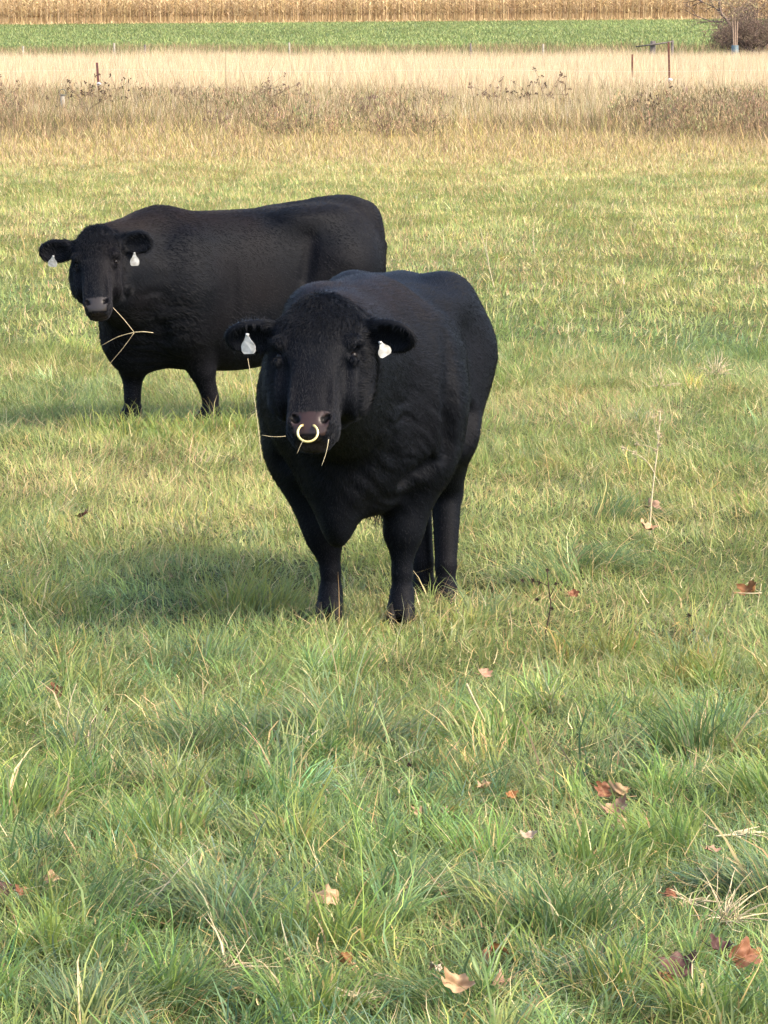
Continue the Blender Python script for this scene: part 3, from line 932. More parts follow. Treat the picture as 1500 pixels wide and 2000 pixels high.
def turf(y0, y1, dens, hr, wr, m=1.3, lay=0.5):
    x, y = scatter(y0, y1, dens, m); N = len(x)
    fl = vnoise2(x * 1.3, y * 1.0, 2, 4.0) * 4 * pi
    az = fl + rng.normal(0, 0.9, N)
    hn = 0.6 + 0.9 * vnoise2(x * 2.1, y * 1.6, 2, 12.0)
    h = rng.uniform(*hr, N) * hn
    P = np.stack([x, y, ground_z(x, y) - 0.004], 1)
    lean = np.abs(rng.normal(0.25, lay * 0.6, N)); curve = rng.uniform(0.1, 1.6, N)
    return P, h, rng.uniform(*wr, N), az, np.clip(lean, 0, 1.35), curve, grass_cols(x, y)


def join(*L):
    return [np.concatenate([l[i] for l in L]) for i in range(len(L[0]))]


LV = [(960, 1858, 50, 'orange', 'bright orange-brown curled leaf near the bottom, just right of centre'),
      (888, 1925, 56, 'tan', 'large pale tan leaf near the bottom left of the orange one'),
      (850, 1888, 26, 'pale', 'small pale leaf fragment above the large pale leaf'),
      (982, 1912, 36, 'pink', 'dull pink leaf half hidden below the orange leaf'),
      (1322, 1898, 62, 'dark', 'large dark purplish brown leaf near the bottom right'),
      (1296, 1915, 40, 'orange', 'orange leaf touching the left of the large dark leaf'),
      (1456, 1868, 56, 'red', 'large red-brown leaf at lower right under the straw plant'),
      (1484, 1862, 24, 'orange', 'small orange leaf at the right edge beside the red-brown one'),
      (1402, 1855, 40, 'dark', 'dark leaf in shade at the foot of the straw plant'),
      (1180, 1545, 36, 'red', 'dark red leaf right of centre, left one of a pair'),
      (1214, 1552, 40, 'tan', 'tan brown leaf right of centre, touching the dark red one'),
      (1202, 1584, 46, 'pink', 'pinkish tan leaf lying below the red and tan pair'),
      (1215, 1612, 34, 'tan', 'faded leaf half buried below the pinkish tan leaf'),
      (948, 1540, 26, 'tan', 'small tan leaf in mid foreground, left of two'),
      (996, 1556, 24, 'orange', 'small orange brown leaf in mid foreground, right of two'),
      (822, 1588, 34, 'tan', 'tan leaf just right of the slim seed stem'),
      (864, 1588, 24, 'pale', 'pale curled leaf right of the tan leaf by the seed stem'),
      (1034, 1636, 30, 'pale', 'whitish leaf in the middle of the foreground grass'),
      (1388, 1662, 30, 'pink', 'pinkish dry leaf standing upright at right'),
      (1308, 1746, 26, 'red', 'small red-brown leaf left of the upright straw'),
      (1271, 988, 34, 'pink', 'pink leaf caught behind the tall dead stalk'),
      (1262, 1034, 30, 'tan', 'tan leaf at the foot of the tall dead stalk'),
      (1119, 1163, 20, 'red', 'small bright red leaf right of the near bull'),
      (1466, 1158, 44, 'orange', 'flat rusty leaf at the right edge beside bent straw'),
      (944, 1318, 26, 'pink', 'small reddish leaf in grass below the bull'),
      (115, 1355, 36, 'red', 'dark red leaf at left above the seed heads'),
      (642, 1752, 46, 'tan', 'tan leaf under grass in the lower middle'),
      (12, 1738, 34, 'dark', 'dark purple leaf at the left edge'),
      (40, 1745, 30, 'red', 'brownish red leaf next to the dark one at the left edge'),
      (100, 1716, 26, 'tan', 'small tan leaf near the left edge'),
      (680, 1880, 36, 'orange', 'orange leaf in the lower middle'),
      (165, 1006, 26, 'dark', 'small dark leaf in the pasture left of the near bull')]
for (u, v, w_, c_, lab) in LV:
    p = px_ground(u, v + w_ * 0.3)
    TRAMPLE.append((p.x, p.y, 0.06 if w_ > 34 else 0.03, 0.30))
for (u, v) in ((648, 1212), (790, 1222), (870, 1196), (830, 1192)):
    p = px_ground(u, v)
    TRAMPLE.append((p.x, p.y, 0.09, 0.40))
LG, DG, BG, YG = (0.155, 0.225, 0.055), (0.105, 0.165, 0.052), (0.130, 0.185, 0.075), (0.23, 0.27, 0.07)
TUFTS = [(600, 1440, 260, 0.30, 0.16, 2.9, 0.9, 0.0062, BG), (430, 1470, 260, 0.30, 0.15, 3.1, 1.0, 0.0058, DG), (760, 1460, 200, 0.26, 0.14, 0.1, 0.9, 0.0058, BG), (1330, 1480, 260, 0.27, 0.12, 2.4, 0.5, 0.0072, DG),
         (1270, 1660, 260, 0.22, 0.15, 2.6, 0.5, 0.0074, LG), (1110, 1830, 300, 0.22, 0.13, 1.2, 0.25, 0.0078, DG), (1175, 1700, 200, 0.20, 0.14, 0.6, 0.4, 0.0072, LG), (300, 1650, 260, 0.24, 0.15, 2.2, 0.5, 0.0070, LG),
         (110, 1870, 200, 0.20, 0.10, 1.6, 0.3, 0.0078, LG), (60, 1600, 200, 0.24, 0.12, 0.6, 0.4, 0.0075, LG), (930, 1460, 220, 0.22, 0.16, 2.8, 0.5, 0.0066, LG), (650, 1840, 200, 0.18, 0.12, 1.4, 0.3, 0.0072, LG),
         (400, 1800, 240, 0.24, 0.14, 2.8, 0.9, 0.0066, BG), (230, 1800, 220, 0.24, 0.14, 0.4, 0.9, 0.0066, DG), (830, 1760, 240, 0.24, 0.15, 0.4, 1.0, 0.0066, DG), (1480, 1760, 200, 0.28, 0.12, 2.6, 0.9, 0.0085, BG),
         (1480, 1560, 180, 0.24, 0.12, 2.9, 0.6, 0.0075, LG), (870, 1960, 260, 0.22, 0.15, 2.9, 0.9, 0.0072, DG), (340, 1960, 260, 0.22, 0.15, 0.5, 1.0, 0.0074, DG), (1400, 1990, 220, 0.20, 0.14, 1.2, 0.3, 0.0080, LG),
         (620, 1990, 220, 0.20, 0.12, 1.4, 0.3, 0.0080, LG), (190, 1985, 200, 0.18, 0.12, 1.4, 0.3, 0.0080, BG), (1160, 1110, 220, 0.28, 0.18, 0.3, 1.1, 0.0050, DG), (1060, 1140, 200, 0.28, 0.18, 2.9, 1.1, 0.0050, DG),
         (1220, 1020, 200, 0.26, 0.18, 0.4, 1.0, 0.0050, DG), (640, 1236, 90, 0.08, 0.10, 1.6, 0.3, 0.0050, YG), (715, 1235, 90, 0.10, 0.10, 1.6, 0.3, 0.0050, YG), (775, 1258, 90, 0.09, 0.10, 1.6, 0.3, 0.0050, LG),
         (845, 1232, 110, 0.09, 0.10, 1.6, 0.3, 0.0050, YG), (905, 1225, 110, 0.10, 0.10, 1.6, 0.3, 0.0050, YG), (450, 1190, 160, 0.22, 0.13, 1.6, 0.4, 0.0055, YG), (520, 1190, 120, 0.20, 0.13, 1.6, 0.4, 0.0055, YG),
         (100, 1190, 160, 0.24, 0.13, 0.5, 0.7, 0.0055, YG), (660, 1330, 160, 0.24, 0.12, 1.6, 0.4, 0.0055, LG)]
TUFTS += [(u, v, 110, h, 0.16, 1.6 + 0.4 * sin(u), 0.35, 0.0065, g) for u, v, h, g in [(180, 842, 0.16, YG), (225, 850, 0.17, LG), (262, 846, 0.18, YG), (300, 852, 0.16, LG), (345, 850, 0.16, YG), (385, 848, 0.18, LG), (420, 846, 0.18, YG), (465, 850, 0.18, LG), (500, 846, 0.16, YG),
                                                                                   (240, 866, 0.16, YG), (330, 868, 0.16, LG), (400, 866, 0.16, YG), (560, 846, 0.16, LG)]]

if not QUICK:
    # near pasture 9-17 m, middle 17-32 m, far 32-72 m
    near = join(clumps(8.5, 17, 20, (35, 110), (0.10, 0.22), (0.03, 0.12), (0.0034, 0.0080)),
                turf(8.5, 17, 5000, (0.04, 0.12), (0.0024, 0.0056), lay=2.0), tufts(TUFTS))
    tag(blades('meadow_grass', *near, M_GRASS, 4, tw=1.2), kind='stuff')
    mid = join(clumps(17, 32, 6, (25, 70), (0.08, 0.17), (0.04, 0.14), (0.003, 0.0065)),
               turf(17, 32, 2600, (0.05, 0.12), (0.003, 0.006), lay=1.9))
    tag(blades('pasture_grass', *mid, M_GRASS, 3, tw=1.2), kind='stuff')
    far = join(clumps(32, 76, 2.0, (12, 30), (0.07, 0.13), (0.05, 0.18), (0.006, 0.011)),
               turf(32, 76, 750, (0.05, 0.12), (0.006, 0.012), lay=2.2))
    tag(blades('far_pasture_grass', *far, M_GRASS, 3), kind='stuff')

    # dead thatch lying between the blades
    x, y = scatter(8.5, 30, 230); N = len(x)
    P = np.stack([x, y, ground_z(x, y) + rng.uniform(0.005, 0.07, N)], 1)
    tag(blades('dead_thatch', P, rng.uniform(0.05, 0.20, N), rng.uniform(0.0013, 0.0036, N), rng.uniform(0, 2 * pi, N), rng.uniform(1.0, 1.5, N), rng.uniform(-0.6, 0.5, N),
               pal(N, STRAW + BROWN, (3, 3, 3, 1, 1, 1)), M_DRY, 3), kind='stuff')
    # pale seed stalks standing above the turf
    x, y = scatter(9, 70, 2.5); N = len(x)
    P = np.stack([x, y, ground_z(x, y)], 1)
    tag(blades('seed_stalks', P, rng.uniform(0.12, 0.30, N), rng.uniform(0.002, 0.0032, N) * np.clip(y / 20, 1, 2.4), rng.uniform(0, 2 * pi, N), rng.uniform(0.05, 0.5, N), rng.uniform(0, 0.7, N),
               pal(N, STRAW, (3, 2, 3)), M_DRY, 4), kind='stuff')

    # low yellow-brown strip in front of the fence
    x, y = scatter(62, 93, 210, 1.25, 1.0)
    keep = (y - 64 + 10 * (vnoise2(x * 0.6, y * 0.25, 4, 71.0) - 0.5)) / 7 > rng.random(len(x)); x, y = x[keep], y[keep]; N = len(x)
    nn = vnoise2(x * 0.35, y * 0.25, 4, 21.0)
    P = np.stack([x, y, ground_z(x, y)], 1)
    yy = pal(N, [(0.36, 0.28, 0.11), (0.40, 0.31, 0.17), (0.30, 0.27, 0.09), (0.30, 0.21, 0.12)], (3, 4, 2, 2))
    bb = pal(N, BROWN + [(0.15, 0.14, 0.06)], (3, 2, 3, 3))
    t = 0.8 * np.clip((y - 76) / 7 + (nn - 0.5) * 5.0, 0, 1)
    c = np.where((rng.random(N) < t)[:, None], bb, yy)
    hh = np.interp(y, [66, 76, 82, 90], [0.10, 0.22, 0.42, 0.55]) * rng.lognormal(0, 0.3, N) * (0.6 + 0.8 * nn)
    tag(blades('autumn_weeds', P, hh, rng.uniform(0.008, 0.018, N), rng.uniform(0, 2 * pi, N), rng.uniform(0.0, 0.7, N), rng.uniform(0, 1.4, N), c, M_DRY, 3), kind='stuff')
    # bushy brown weed tops: many short twig leaves in patches
    x, y = scatter(76, 91, 26, 1.25, 1.0)
    keep = vnoise2(x * 0.35, y * 0.30, 3, 33.0) > 0.50
    x, y = x[keep], y[keep]
    k = 26; N = len(x) * k
    hx = rng.uniform(0.25, 0.75, len(x))
    xx = np.repeat(x, k) + rng.normal(0, 0.09, N); yy_ = np.repeat(y, k) + rng.normal(0, 0.09, N)
    zz = np.repeat(hx, k) * rng.random(N) ** 0.7
    P = np.stack([xx, yy_, zz + ground_z(xx, yy_)], 1)
    c = np.repeat(pal(len(x), BROWN + [(0.22, 0.15, 0.095), (0.17, 0.17, 0.075)], (2, 2, 2, 3, 2), 0.25), k, 0) * rng.lognormal(0, 0.25, (N, 1))
    tag(blades('brown_weeds', P, rng.uniform(0.04, 0.14, N), rng.uniform(0.010, 0.022, N), rng.uniform(0, 2 * pi, N), rng.uniform(0, 1.3, N), rng.uniform(-0.5, 0.8, N), c, M_DRY, 2), kind='stuff')

    # tall blond grass
    x, y = scatter(82, 124, 330, 1.25, 1.0); N = len(x)
    nn = vnoise2(x * 0.5, y * 0.3, 3, 41.0)
    P = np.stack([x, y, ground_z(x, y)], 1)
    c = pal(N, [(0.53, 0.43, 0.27), (0.48, 0.37, 0.21), (0.58, 0.48, 0.32), (0.38, 0.27, 0.15)], (4, 3, 3, 1), 0.12)
    gr = (rng.random(N) < np.clip((93 - y) / 9, 0, 0.4)); c[gr] = pal(int(gr.sum()), [(0.20, 0.20, 0.07), (0.30, 0.22, 0.10)], (1, 1))
    hh = np.interp(y, [82, 88, 95, 124], [0.40, 0.68, 0.95, 1.0]) * rng.uniform(0.72, 1.12, N) * (0.78 + 0.4 * nn)
    tag(blades('tall_dry_grass', P, hh, rng.uniform(0.008, 0.018, N), rng.uniform(0, 2 * pi, N), np.abs(rng.normal(0, 0.12, N)), rng.uniform(0, 0.5, N), c, M_DRY, 3), kind='stuff')

    # far verge and green field
    x, y = scatter(146, 190, 45, 1.2, 1.0); N = len(x)
    nn = vnoise2(x * 0.2, y * 0.2, 3, 51.0)
    P = np.stack([x, y, ground_z(x, y)], 1)
    c = pal(N, BROWN + [(0.30, 0.25, 0.12), (0.14, 0.17, 0.06)], (2, 1, 2, 2, 3)) 
    tag(blades('field_verge', P, rng.uniform(0.2, 0.75, N) * (0.3 + 1.5 * nn) * np.interp(y, [146, 165, 190], [1, 1, 0.4]), rng.uniform(0.03, 0.06, N), rng.uniform(0, 2 * pi, N), rng.uniform(0, 0.5, N), rng.uniform(0, 1, N), c, M_DRY, 2), kind='stuff')
    x, y = scatter(138, 345, 11, 1.15, 2.0); N = len(x)
    nn = vnoise2(x * 0.12, y * 0.05, 4, 61.0)
    P = np.stack([x, y, ground_z(x, y)], 1)
    c = pal(N, [(0.185, 0.225, 0.078), (0.240, 0.265, 0.092), (0.145, 0.185, 0.070)], (3, 3, 2), 0.15) * (0.75 + 0.5 * nn)[:, None]
    tag(blades('green_crop', P, rng.uniform(0.10, 0.24, N), rng.uniform(0.05, 0.12, N) , rng.uniform(0, 2 * pi, N), rng.uniform(0, 0.6, N), rng.uniform(0.2, 1.4, N), c, M_GRASS, 2), kind='stuff')

    # dry corn
    rows = []
    yr = 346.0
    for r_ in range(14):
        n = int(82 / 0.19); xx = np.linspace(-41, 41, n) + rng.normal(0, 0.04, n)
        yv = yr + 0.00 * xx + rng.normal(0, 0.05, n); rows.append((xx, yv)); yr += 0.76
    for r_ in range(24):
        n = int(90 / 0.45); xx = np.linspace(-45, 45, n) + rng.normal(0, 0.12, n)
        rows.append((xx, yr + rng.normal(0, 0.1, n))); yr += 1.6
    x = np.concatenate([a for a, _ in rows]); y = np.concatenate([b_ for _, b_ in rows]); n = len(x)
    hp = rng.normal(2.45, 0.12, n)
    tone = rng.lognormal(0, 0.12, (n, 1))
    base_c = pal(n, [(0.50, 0.37, 0.19), (0.57, 0.43, 0.24), (0.38, 0.26, 0.14)], (2, 3, 1), 0.08) * tone
    st_ = (np.stack([x, y, ground_z(x, y)], 1), hp, np.full(n, 0.045), rng.uniform(0, 6.28, n), np.abs(rng.normal(0, 0.03, n)), rng.uniform(0, 0.1, n), base_c * 0.95)
    parts = [st_]
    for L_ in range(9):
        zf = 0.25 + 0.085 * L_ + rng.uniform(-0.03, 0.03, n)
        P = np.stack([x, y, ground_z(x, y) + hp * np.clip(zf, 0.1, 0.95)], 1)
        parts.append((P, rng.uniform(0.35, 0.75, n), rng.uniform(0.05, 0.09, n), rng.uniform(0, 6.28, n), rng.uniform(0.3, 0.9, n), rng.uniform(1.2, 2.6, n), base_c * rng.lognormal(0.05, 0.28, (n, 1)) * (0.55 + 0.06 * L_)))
    for L_ in range(4):   # husks and debris at the foot of the front rows
        k2 = y < 350
        P = np.stack([x[k2] + rng.normal(0, 0.2, k2.sum()), y[k2] - rng.uniform(0, 2.2, k2.sum()), 0 * x[k2]], 1)
        P[:, 2] = ground_z(P[:, 0], P[:, 1])
        parts.append((P, rng.uniform(0.2, 0.6, k2.sum()), rng.uniform(0.05, 0.1, k2.sum()), rng.uniform(0, 6.28, k2.sum()), rng.uniform(0.2, 1.2, k2.sum()), rng.uniform(0, 1, k2.sum()), base_c[k2] * 0.9))
    # tassels
    for L_ in range(3):
        P = np.stack([x, y, ground_z(x, y) + hp * 0.97], 1)
        parts.append((P, rng.uniform(0.15, 0.3, n), np.full(n, 0.03), rng.uniform(0, 6.28, n), rng.uniform(0, 0.6, n), rng.uniform(0, 0.4, n), base_c * 0.7))
    q = join(*parts)
    # hold leaves above their node: allow droop below the root
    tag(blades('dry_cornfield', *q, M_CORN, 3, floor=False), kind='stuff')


# ------------------------------------------------------------------ single things
VIEW = Vector((0, cos(PITCH), -sin(PITCH)))


def depth_of(p):
    return (p - Vector((0, 0, CAM_H))).dot(VIEW)


def flat(name, c, rough=0.8, spec=0.15, c2=None, sc=20):
    m, t, b = new_mat(name, c, rough, spec)
    if c2: noise_col(t, b, c, c2, sc)
    return m


M_STRAW = flat('straw', (0.34, 0.27, 0.15), 0.7, 0.2, (0.46, 0.39, 0.25), 40)
M_STEMG = flat('green_stem', (0.22, 0.26, 0.09), 0.7, 0.2)
M_DARKW = flat('dark_seedhead', (0.030, 0.020, 0.015), 0.9, 0.1, (0.06, 0.04, 0.03), 60)
M_TWIG = flat('brown_twig', (0.10, 0.065, 0.045), 0.9, 0.1, (0.16, 0.11, 0.08), 30)
M_RUST = flat('rusty_steel', (0.085, 0.038, 0.028), 0.8, 0.2, (0.16, 0.07, 0.05), 25)
M_REDP = flat('red_painted_steel', (0.14, 0.045, 0.045), 0.7, 0.3, (0.09, 0.04, 0.035), 25)
M_WOODP = flat('weathered_wood', (0.20, 0.18, 0.14), 0.9, 0.1, (0.28, 0.25, 0.19), 14)
M_DWOOD = flat('dark_weathered_wood', (0.075, 0.065, 0.06), 0.9, 0.1, (0.13, 0.11, 0.10), 10)
M_INS = flat('white_insulator', (0.75, 0.74, 0.70), 0.5, 0.3)
M_WIRE = flat('green_wire', (0.09, 0.10, 0.08), 0.6, 0.3)
M_BARK = flat('pale_bark', (0.22, 0.15, 0.11), 0.9, 0.1, (0.30, 0.22, 0.16), 12)
M_DBARK = flat('dark_bark', (0.09, 0.06, 0.05), 0.9, 0.1, (0.15, 0.11, 0.09), 12)
M_GUARD = flat('blue_plastic_tube', (0.06, 0.09, 0.10), 0.5, 0.3)


def spline(pts, n=5):
    pts = [Vector(p) for p in pts]
    out = []
    for i in range(len(pts) - 1):
        p0 = pts[max(i - 1, 0)]; p1 = pts[i]; p2 = pts[i + 1]; p3 = pts[min(i + 2, len(pts) - 1)]
        for k in range(n):
            t = k / n
            out.append(0.5 * ((2 * p1) + (p2 - p0) * t + (2 * p0 - 5 * p1 + 4 * p2 - p3) * t * t + (3 * p1 - p0 - 3 * p2 + p3) * t ** 3))
    out.append(pts[-1])
    return out


def stalk(name, lines, mat, label, cat, group=None, depth=None, wob=0.01):
    """lines: [(pixel polyline base first, radius base, radius tip)]; rooted at the first pixel of the first line"""
    base = px_ground(*lines[0][0][0]) if depth is None else px(*lines[0][0][0], depth)
    d = depth_of(base)
    m = MB()
    for k, (pl, r0, r1) in enumerate(lines):
        pts = [px(u, v, d + (wob * sin(3.1 * i + k) if i else 0)) for i, (u, v) in enumerate(pl)]
        if k == 0 and depth is None: pts[0] = base - Vector((0, 0, 0.02))
        q = spline(pts, 4)
        m.tube([p - base for p in q], [r0 + (r1 - r0) * i / (len(q) - 1) for i in range(len(q))], 5)
    o = m.build(name, mat)
    o.location = base
    return tag(o, label, cat, group), base, d


def head_blob(name, mat, parent, c, r, seed=0, n=40, ln=1.6):
    """a small seed head made of spiky florets"""
    rr = random.Random(seed); V_, F_ = [], []
    for i in range(n):
        a = Vector((rr.gauss(0, 1), rr.gauss(0, 1), rr.gauss(0, 1))).normalized()
        b_ = a.orthogonal().normalized() * r * 0.22; c_ = a.cross(b_).normalized() * r * 0.22
        p = Vector(c) + a * r * 0.2; k = len(V_)
        V_ += [p + b_, p - b_ * 0.5 + c_, p - b_ * 0.5 - c_, p + a * r * rr.uniform(0.5, ln)]
        F_ += [[k, k + 1, k + 3], [k + 1, k + 2, k + 3], [k + 2, k, k + 3]]
    return MB().add(V_, F_).build(name, mat, parent, smooth=False)


# straws at the mouths
def straw(lines, depth, label, grp='straws and stems caught at the mouths of the bulls'):
    lines = [(a, r0 * 0.55, r1 * 0.5) for a, r0, r1 in lines]
    o, b_, d = stalk('straw', lines, M_STRAW, label, 'straw', grp, depth=depth, wob=0.004)
    return o


straw([([(642, 858), (637, 884), (628, 910)], 0.0035, 0.0015)], 16.78, 'short pale straw hanging from the mouth of the front bull beside its ring')
straw([([(592, 860), (586, 872), (580, 886)], 0.0018, 0.0010)], 16.78, 'tiny dark straw hanging under the ring of the front bull')
straw([([(558, 852), (535, 853), (512, 850)], 0.0022, 0.0014)], 16.85, 'thin pinkish straw sticking out sideways from the mouth of the front bull')
straw([([(221, 601), (242, 624), (262, 649)], 0.0028, 0.0034), ([(262, 649), (280, 648), (299, 650)], 0.0042, 0.0045), ([(262, 649), (230, 658), (198, 675)], 0.0030, 0.0020),
       ([(262, 650), (240, 680), (213, 712)], 0.0022, 0.0013)], 25.08, 'forked pale straw hanging from the mouth of the rear bull across its chest')

# dry stems standing in the pasture
o, b_, d = stalk('dry_stem', [([(707, 1210), (690, 1165), (665, 1112), (641, 1078)], 0.0030, 0.0022), ([(672, 1125), (664, 1108), (668, 1102)], 0.0015, 0.001)], M_STEMG,
                 'leaning green stem with a tan flower head in front of the near bull', 'weed')
head_blob('flower_head', M_STRAW, o, px(637, 1076, d) - b_, 0.012, 3)
stalk('dry_stem', [([(422, 800), (423, 768), (400, 752), (362, 739)], 0.0040, 0.0020), ([(402, 753), (390, 752), (382, 748)], 0.0025, 0.0012)], M_STRAW, 'pale grass stem arching across the front leg of the rear bull', 'grass stem')
stalk('dry_stem', [([(262, 800), (266, 770), (262, 745), (257, 725)], 0.003, 0.0014), ([(266, 775), (255, 785), (242, 798)], 0.002, 0.001)], M_STRAW, 'thin brownish stem standing against the far front leg of the rear bull', 'grass stem')
stalk('dry_stem', [([(512, 905), (506, 850), (497, 780), (484, 700)], 0.0024, 0.0014)], M_STRAW, 'tall thin pale stem standing left of the chest of the near bull', 'grass stem')
stalk('dry_stem', [([(133, 1478), (131, 1420), (137, 1370), (150, 1335)], 0.0024, 0.0016)], M_STRAW, 'upright pale stem in the green grass at left', 'grass stem')
stalk('dry_stem', [([(968, 1455), (945, 1405), (925, 1365), (911, 1335)], 0.0030, 0.0040)], M_STRAW, 'leaning yellow dry blade in the middle of the near grass', 'grass stem')
o, b_, d = stalk('plantain_stem', [([(806, 1650), (800, 1580), (799, 1540), (799, 1500)], 0.0022, 0.0016)], M_STEMG, 'slim green stem with a dark oval seed head in the near grass', 'weed')
head_blob('seed_head', M_DARKW, o, px(799, 1494, d) - b_, 0.009, 5, 60, 1.2)
o, b_, d = stalk('dock_stem', [([(1268, 1052), (1272, 985), (1279, 920), (1286, 860), (1290, 800)], 0.0045, 0.003), ([(1279, 925), (1262, 900), (1240, 885), (1216, 874)], 0.003, 0.0018), ([(1284, 880), (1268, 872), (1245, 868)], 0.0025, 0.0012),
                 ([(1280, 930), (1288, 945), (1293, 962)], 0.002, 0.001), ([(1287, 860), (1279, 832), (1277, 810)], 0.0025, 0.0012), ([(1272, 1005), (1280, 1020), (1286, 1034)], 0.002, 0.001)],
                 M_STRAW, 'tall tan dead stalk with side branches on the right of the pasture', 'weed')
for i, (u, v) in enumerate([(1290, 802), (1289, 822), (1284, 842), (1278, 812), (1291, 850), (1244, 868), (1218, 875), (1240, 884), (1287, 868), (1280, 880)]):
    head_blob('seed_head', M_STRAW, o, px(u, v, d) - b_, 0.013, i, 24)
o, b_, d = stalk('dock_stem', [([(1058, 1252), (1070, 1215), (1075, 1180), (1071, 1140), (1069, 1115)], 0.0035, 0.002), ([(1072, 1145), (1056, 1138), (1040, 1135)], 0.002, 0.001), ([(1074, 1165), (1082, 1150), (1086, 1140)], 0.002, 0.001)],
                 M_DARKW, 'small black dead weed standing right of the bull legs', 'weed')
for i, (u, v) in enumerate([(1069, 1114), (1054, 1138), (1040, 1134), (1086, 1140), (1078, 1188), (1049, 1170), (1020, 1134)]):
    head_blob('seed_head', M_DARKW, o, px(u, v, d) - b_, 0.010, 20 + i, 24)
for k, (u, v, lab) in enumerate([(1345, 1202, 'black seed head on a short stem, right, above its twin'), (1355, 1232, 'black seed head on a short stem, right, below its twin'), (208, 1386, 'small dark seed head in the grass at left, topmost of three'),
                                 (186, 1408, 'small dark seed head at left, left one of three'), (212, 1428, 'round dark seed head at left, lowest of three')]):
    o, b_, d = stalk('seed_head_stem', [([(u + 2, v + 34), (u + 1, v + 15), (u, v + 2)], 0.0022, 0.0016)], M_DARKW, lab, 'weed', 'dark seed heads in the grass')
    head_blob('seed_head', M_DARKW, o, px(u, v, d) - b_, 0.012, 40 + k, 70, 1.2)
stalk('dry_stem', [([(967, 565), (955, 520), (944, 470), (936, 440)], 0.005, 0.002), ([(955, 520), (950, 480), (952, 455)], 0.003, 0.0015)], M_STRAW, 'tall pale wispy stems standing right of the rear bull', 'grass stem')
stalk('dry_stem', [([(1045, 500), (1041, 460), (1044, 430)], 0.005, 0.002)], M_STRAW, 'single pale stem in the far pasture at middle right', 'grass stem')
stalk('dry_stem', [([(1475, 1215), (1480, 1180), (1487, 1140)], 0.0025, 0.0015), ([(1487, 1158), (1470, 1159), (1440, 1158)], 0.003, 0.002)], M_STRAW, 'bent straw at the right edge beside a red-brown leaf', 'grass stem')


def straw_clump(u, v, n, ln, label, seed, spread=1.0, wr=(0.0014, 0.0032)):
    rr = random.Random(seed); base = px_ground(u, v)
    m = MB()
    for i in range(n):
        a = rr.uniform(0, 2 * pi); l_ = ln * rr.uniform(0.35, 1.1); el = rr.uniform(0.15, 1.35) / spread
        p = Vector((rr.gauss(0, 0.015), rr.gauss(0, 0.015), 0.01)); q = [p]
        dr = Vector((cos(a) * cos(el), sin(a) * cos(el), sin(el)))
        for k in range(5):
            dr = (dr + Vector((rr.gauss(0, 0.12), rr.gauss(0, 0.12), -0.13))).normalized()
            p = p + dr * l_ / 5; p.z = max(p.z, 0.02); q.append(p.copy())
        r = rr.uniform(*wr)
        m.tube(q, [r, r * 0.9, r * 0.8, r * 0.7, r * 0.5, r * 0.2], 4)
    o = m.build('straw_clump', M_STRAW); o.location = base + Vector((0, 0, 0.03))
    return tag(o, label, 'dead grass', 'clumps of dead straw in the near grass')


straw_clump(1415, 1832, 34, 0.17, 'pale dead straw plant with radiating stems at lower right', 1, 0.9)
straw_clump(1345, 1795, 16, 0.10, 'small tangle of pale straw left of the radiating straw plant', 2, 1.3)
straw_clump(1430, 1660, 10, 0.20, 'few long yellow dry blades lying at the right edge', 4, 2.6, (0.003, 0.006))
straw_clump(700, 1985, 40, 0.08, 'tangled pale dead grass at the bottom edge', 5, 1.4, (0.0012, 0.0024))
straw_clump(445, 1925, 14, 0.17, 'dry yellowish tuft among green grass at lower left', 6, 0.7, (0.0015, 0.003))
straw_clump(1290, 770, 26, 0.16, 'tan dead tussock in the mid pasture on the right', 7, 0.8, (0.002, 0.004))
straw_clump(1400, 745, 36, 0.17, 'pinkish tan dead tussock near the right edge', 8, 0.8, (0.002, 0.004))


# ------------------------------------------------------------------ fallen leaves
def leaf_material(name, c1, c2):
    m, t, b = new_mat(name, c1, 0.65, 0.25)
    noise_col(t, b, c1, c2, 45, 6, lo=0.35, hi=0.7)
    return m


LEAFM = dict(orange=leaf_material('orange_leaf', (0.20, 0.085, 0.030), (0.28, 0.135, 0.055)), tan=leaf_material('tan_leaf', (0.26, 0.16, 0.085), (0.34, 0.23, 0.13)),
             pale=leaf_material('pale_leaf', (0.32, 0.22, 0.15), (0.42, 0.32, 0.23)), red=leaf_material('red_brown_leaf', (0.12, 0.045, 0.022), (0.19, 0.085, 0.042)),
             dark=leaf_material('dark_leaf', (0.045, 0.020, 0.018), (0.11, 0.055, 0.042)), pink=leaf_material('pink_leaf', (0.22, 0.12, 0.075), (0.29, 0.18, 0.12)))


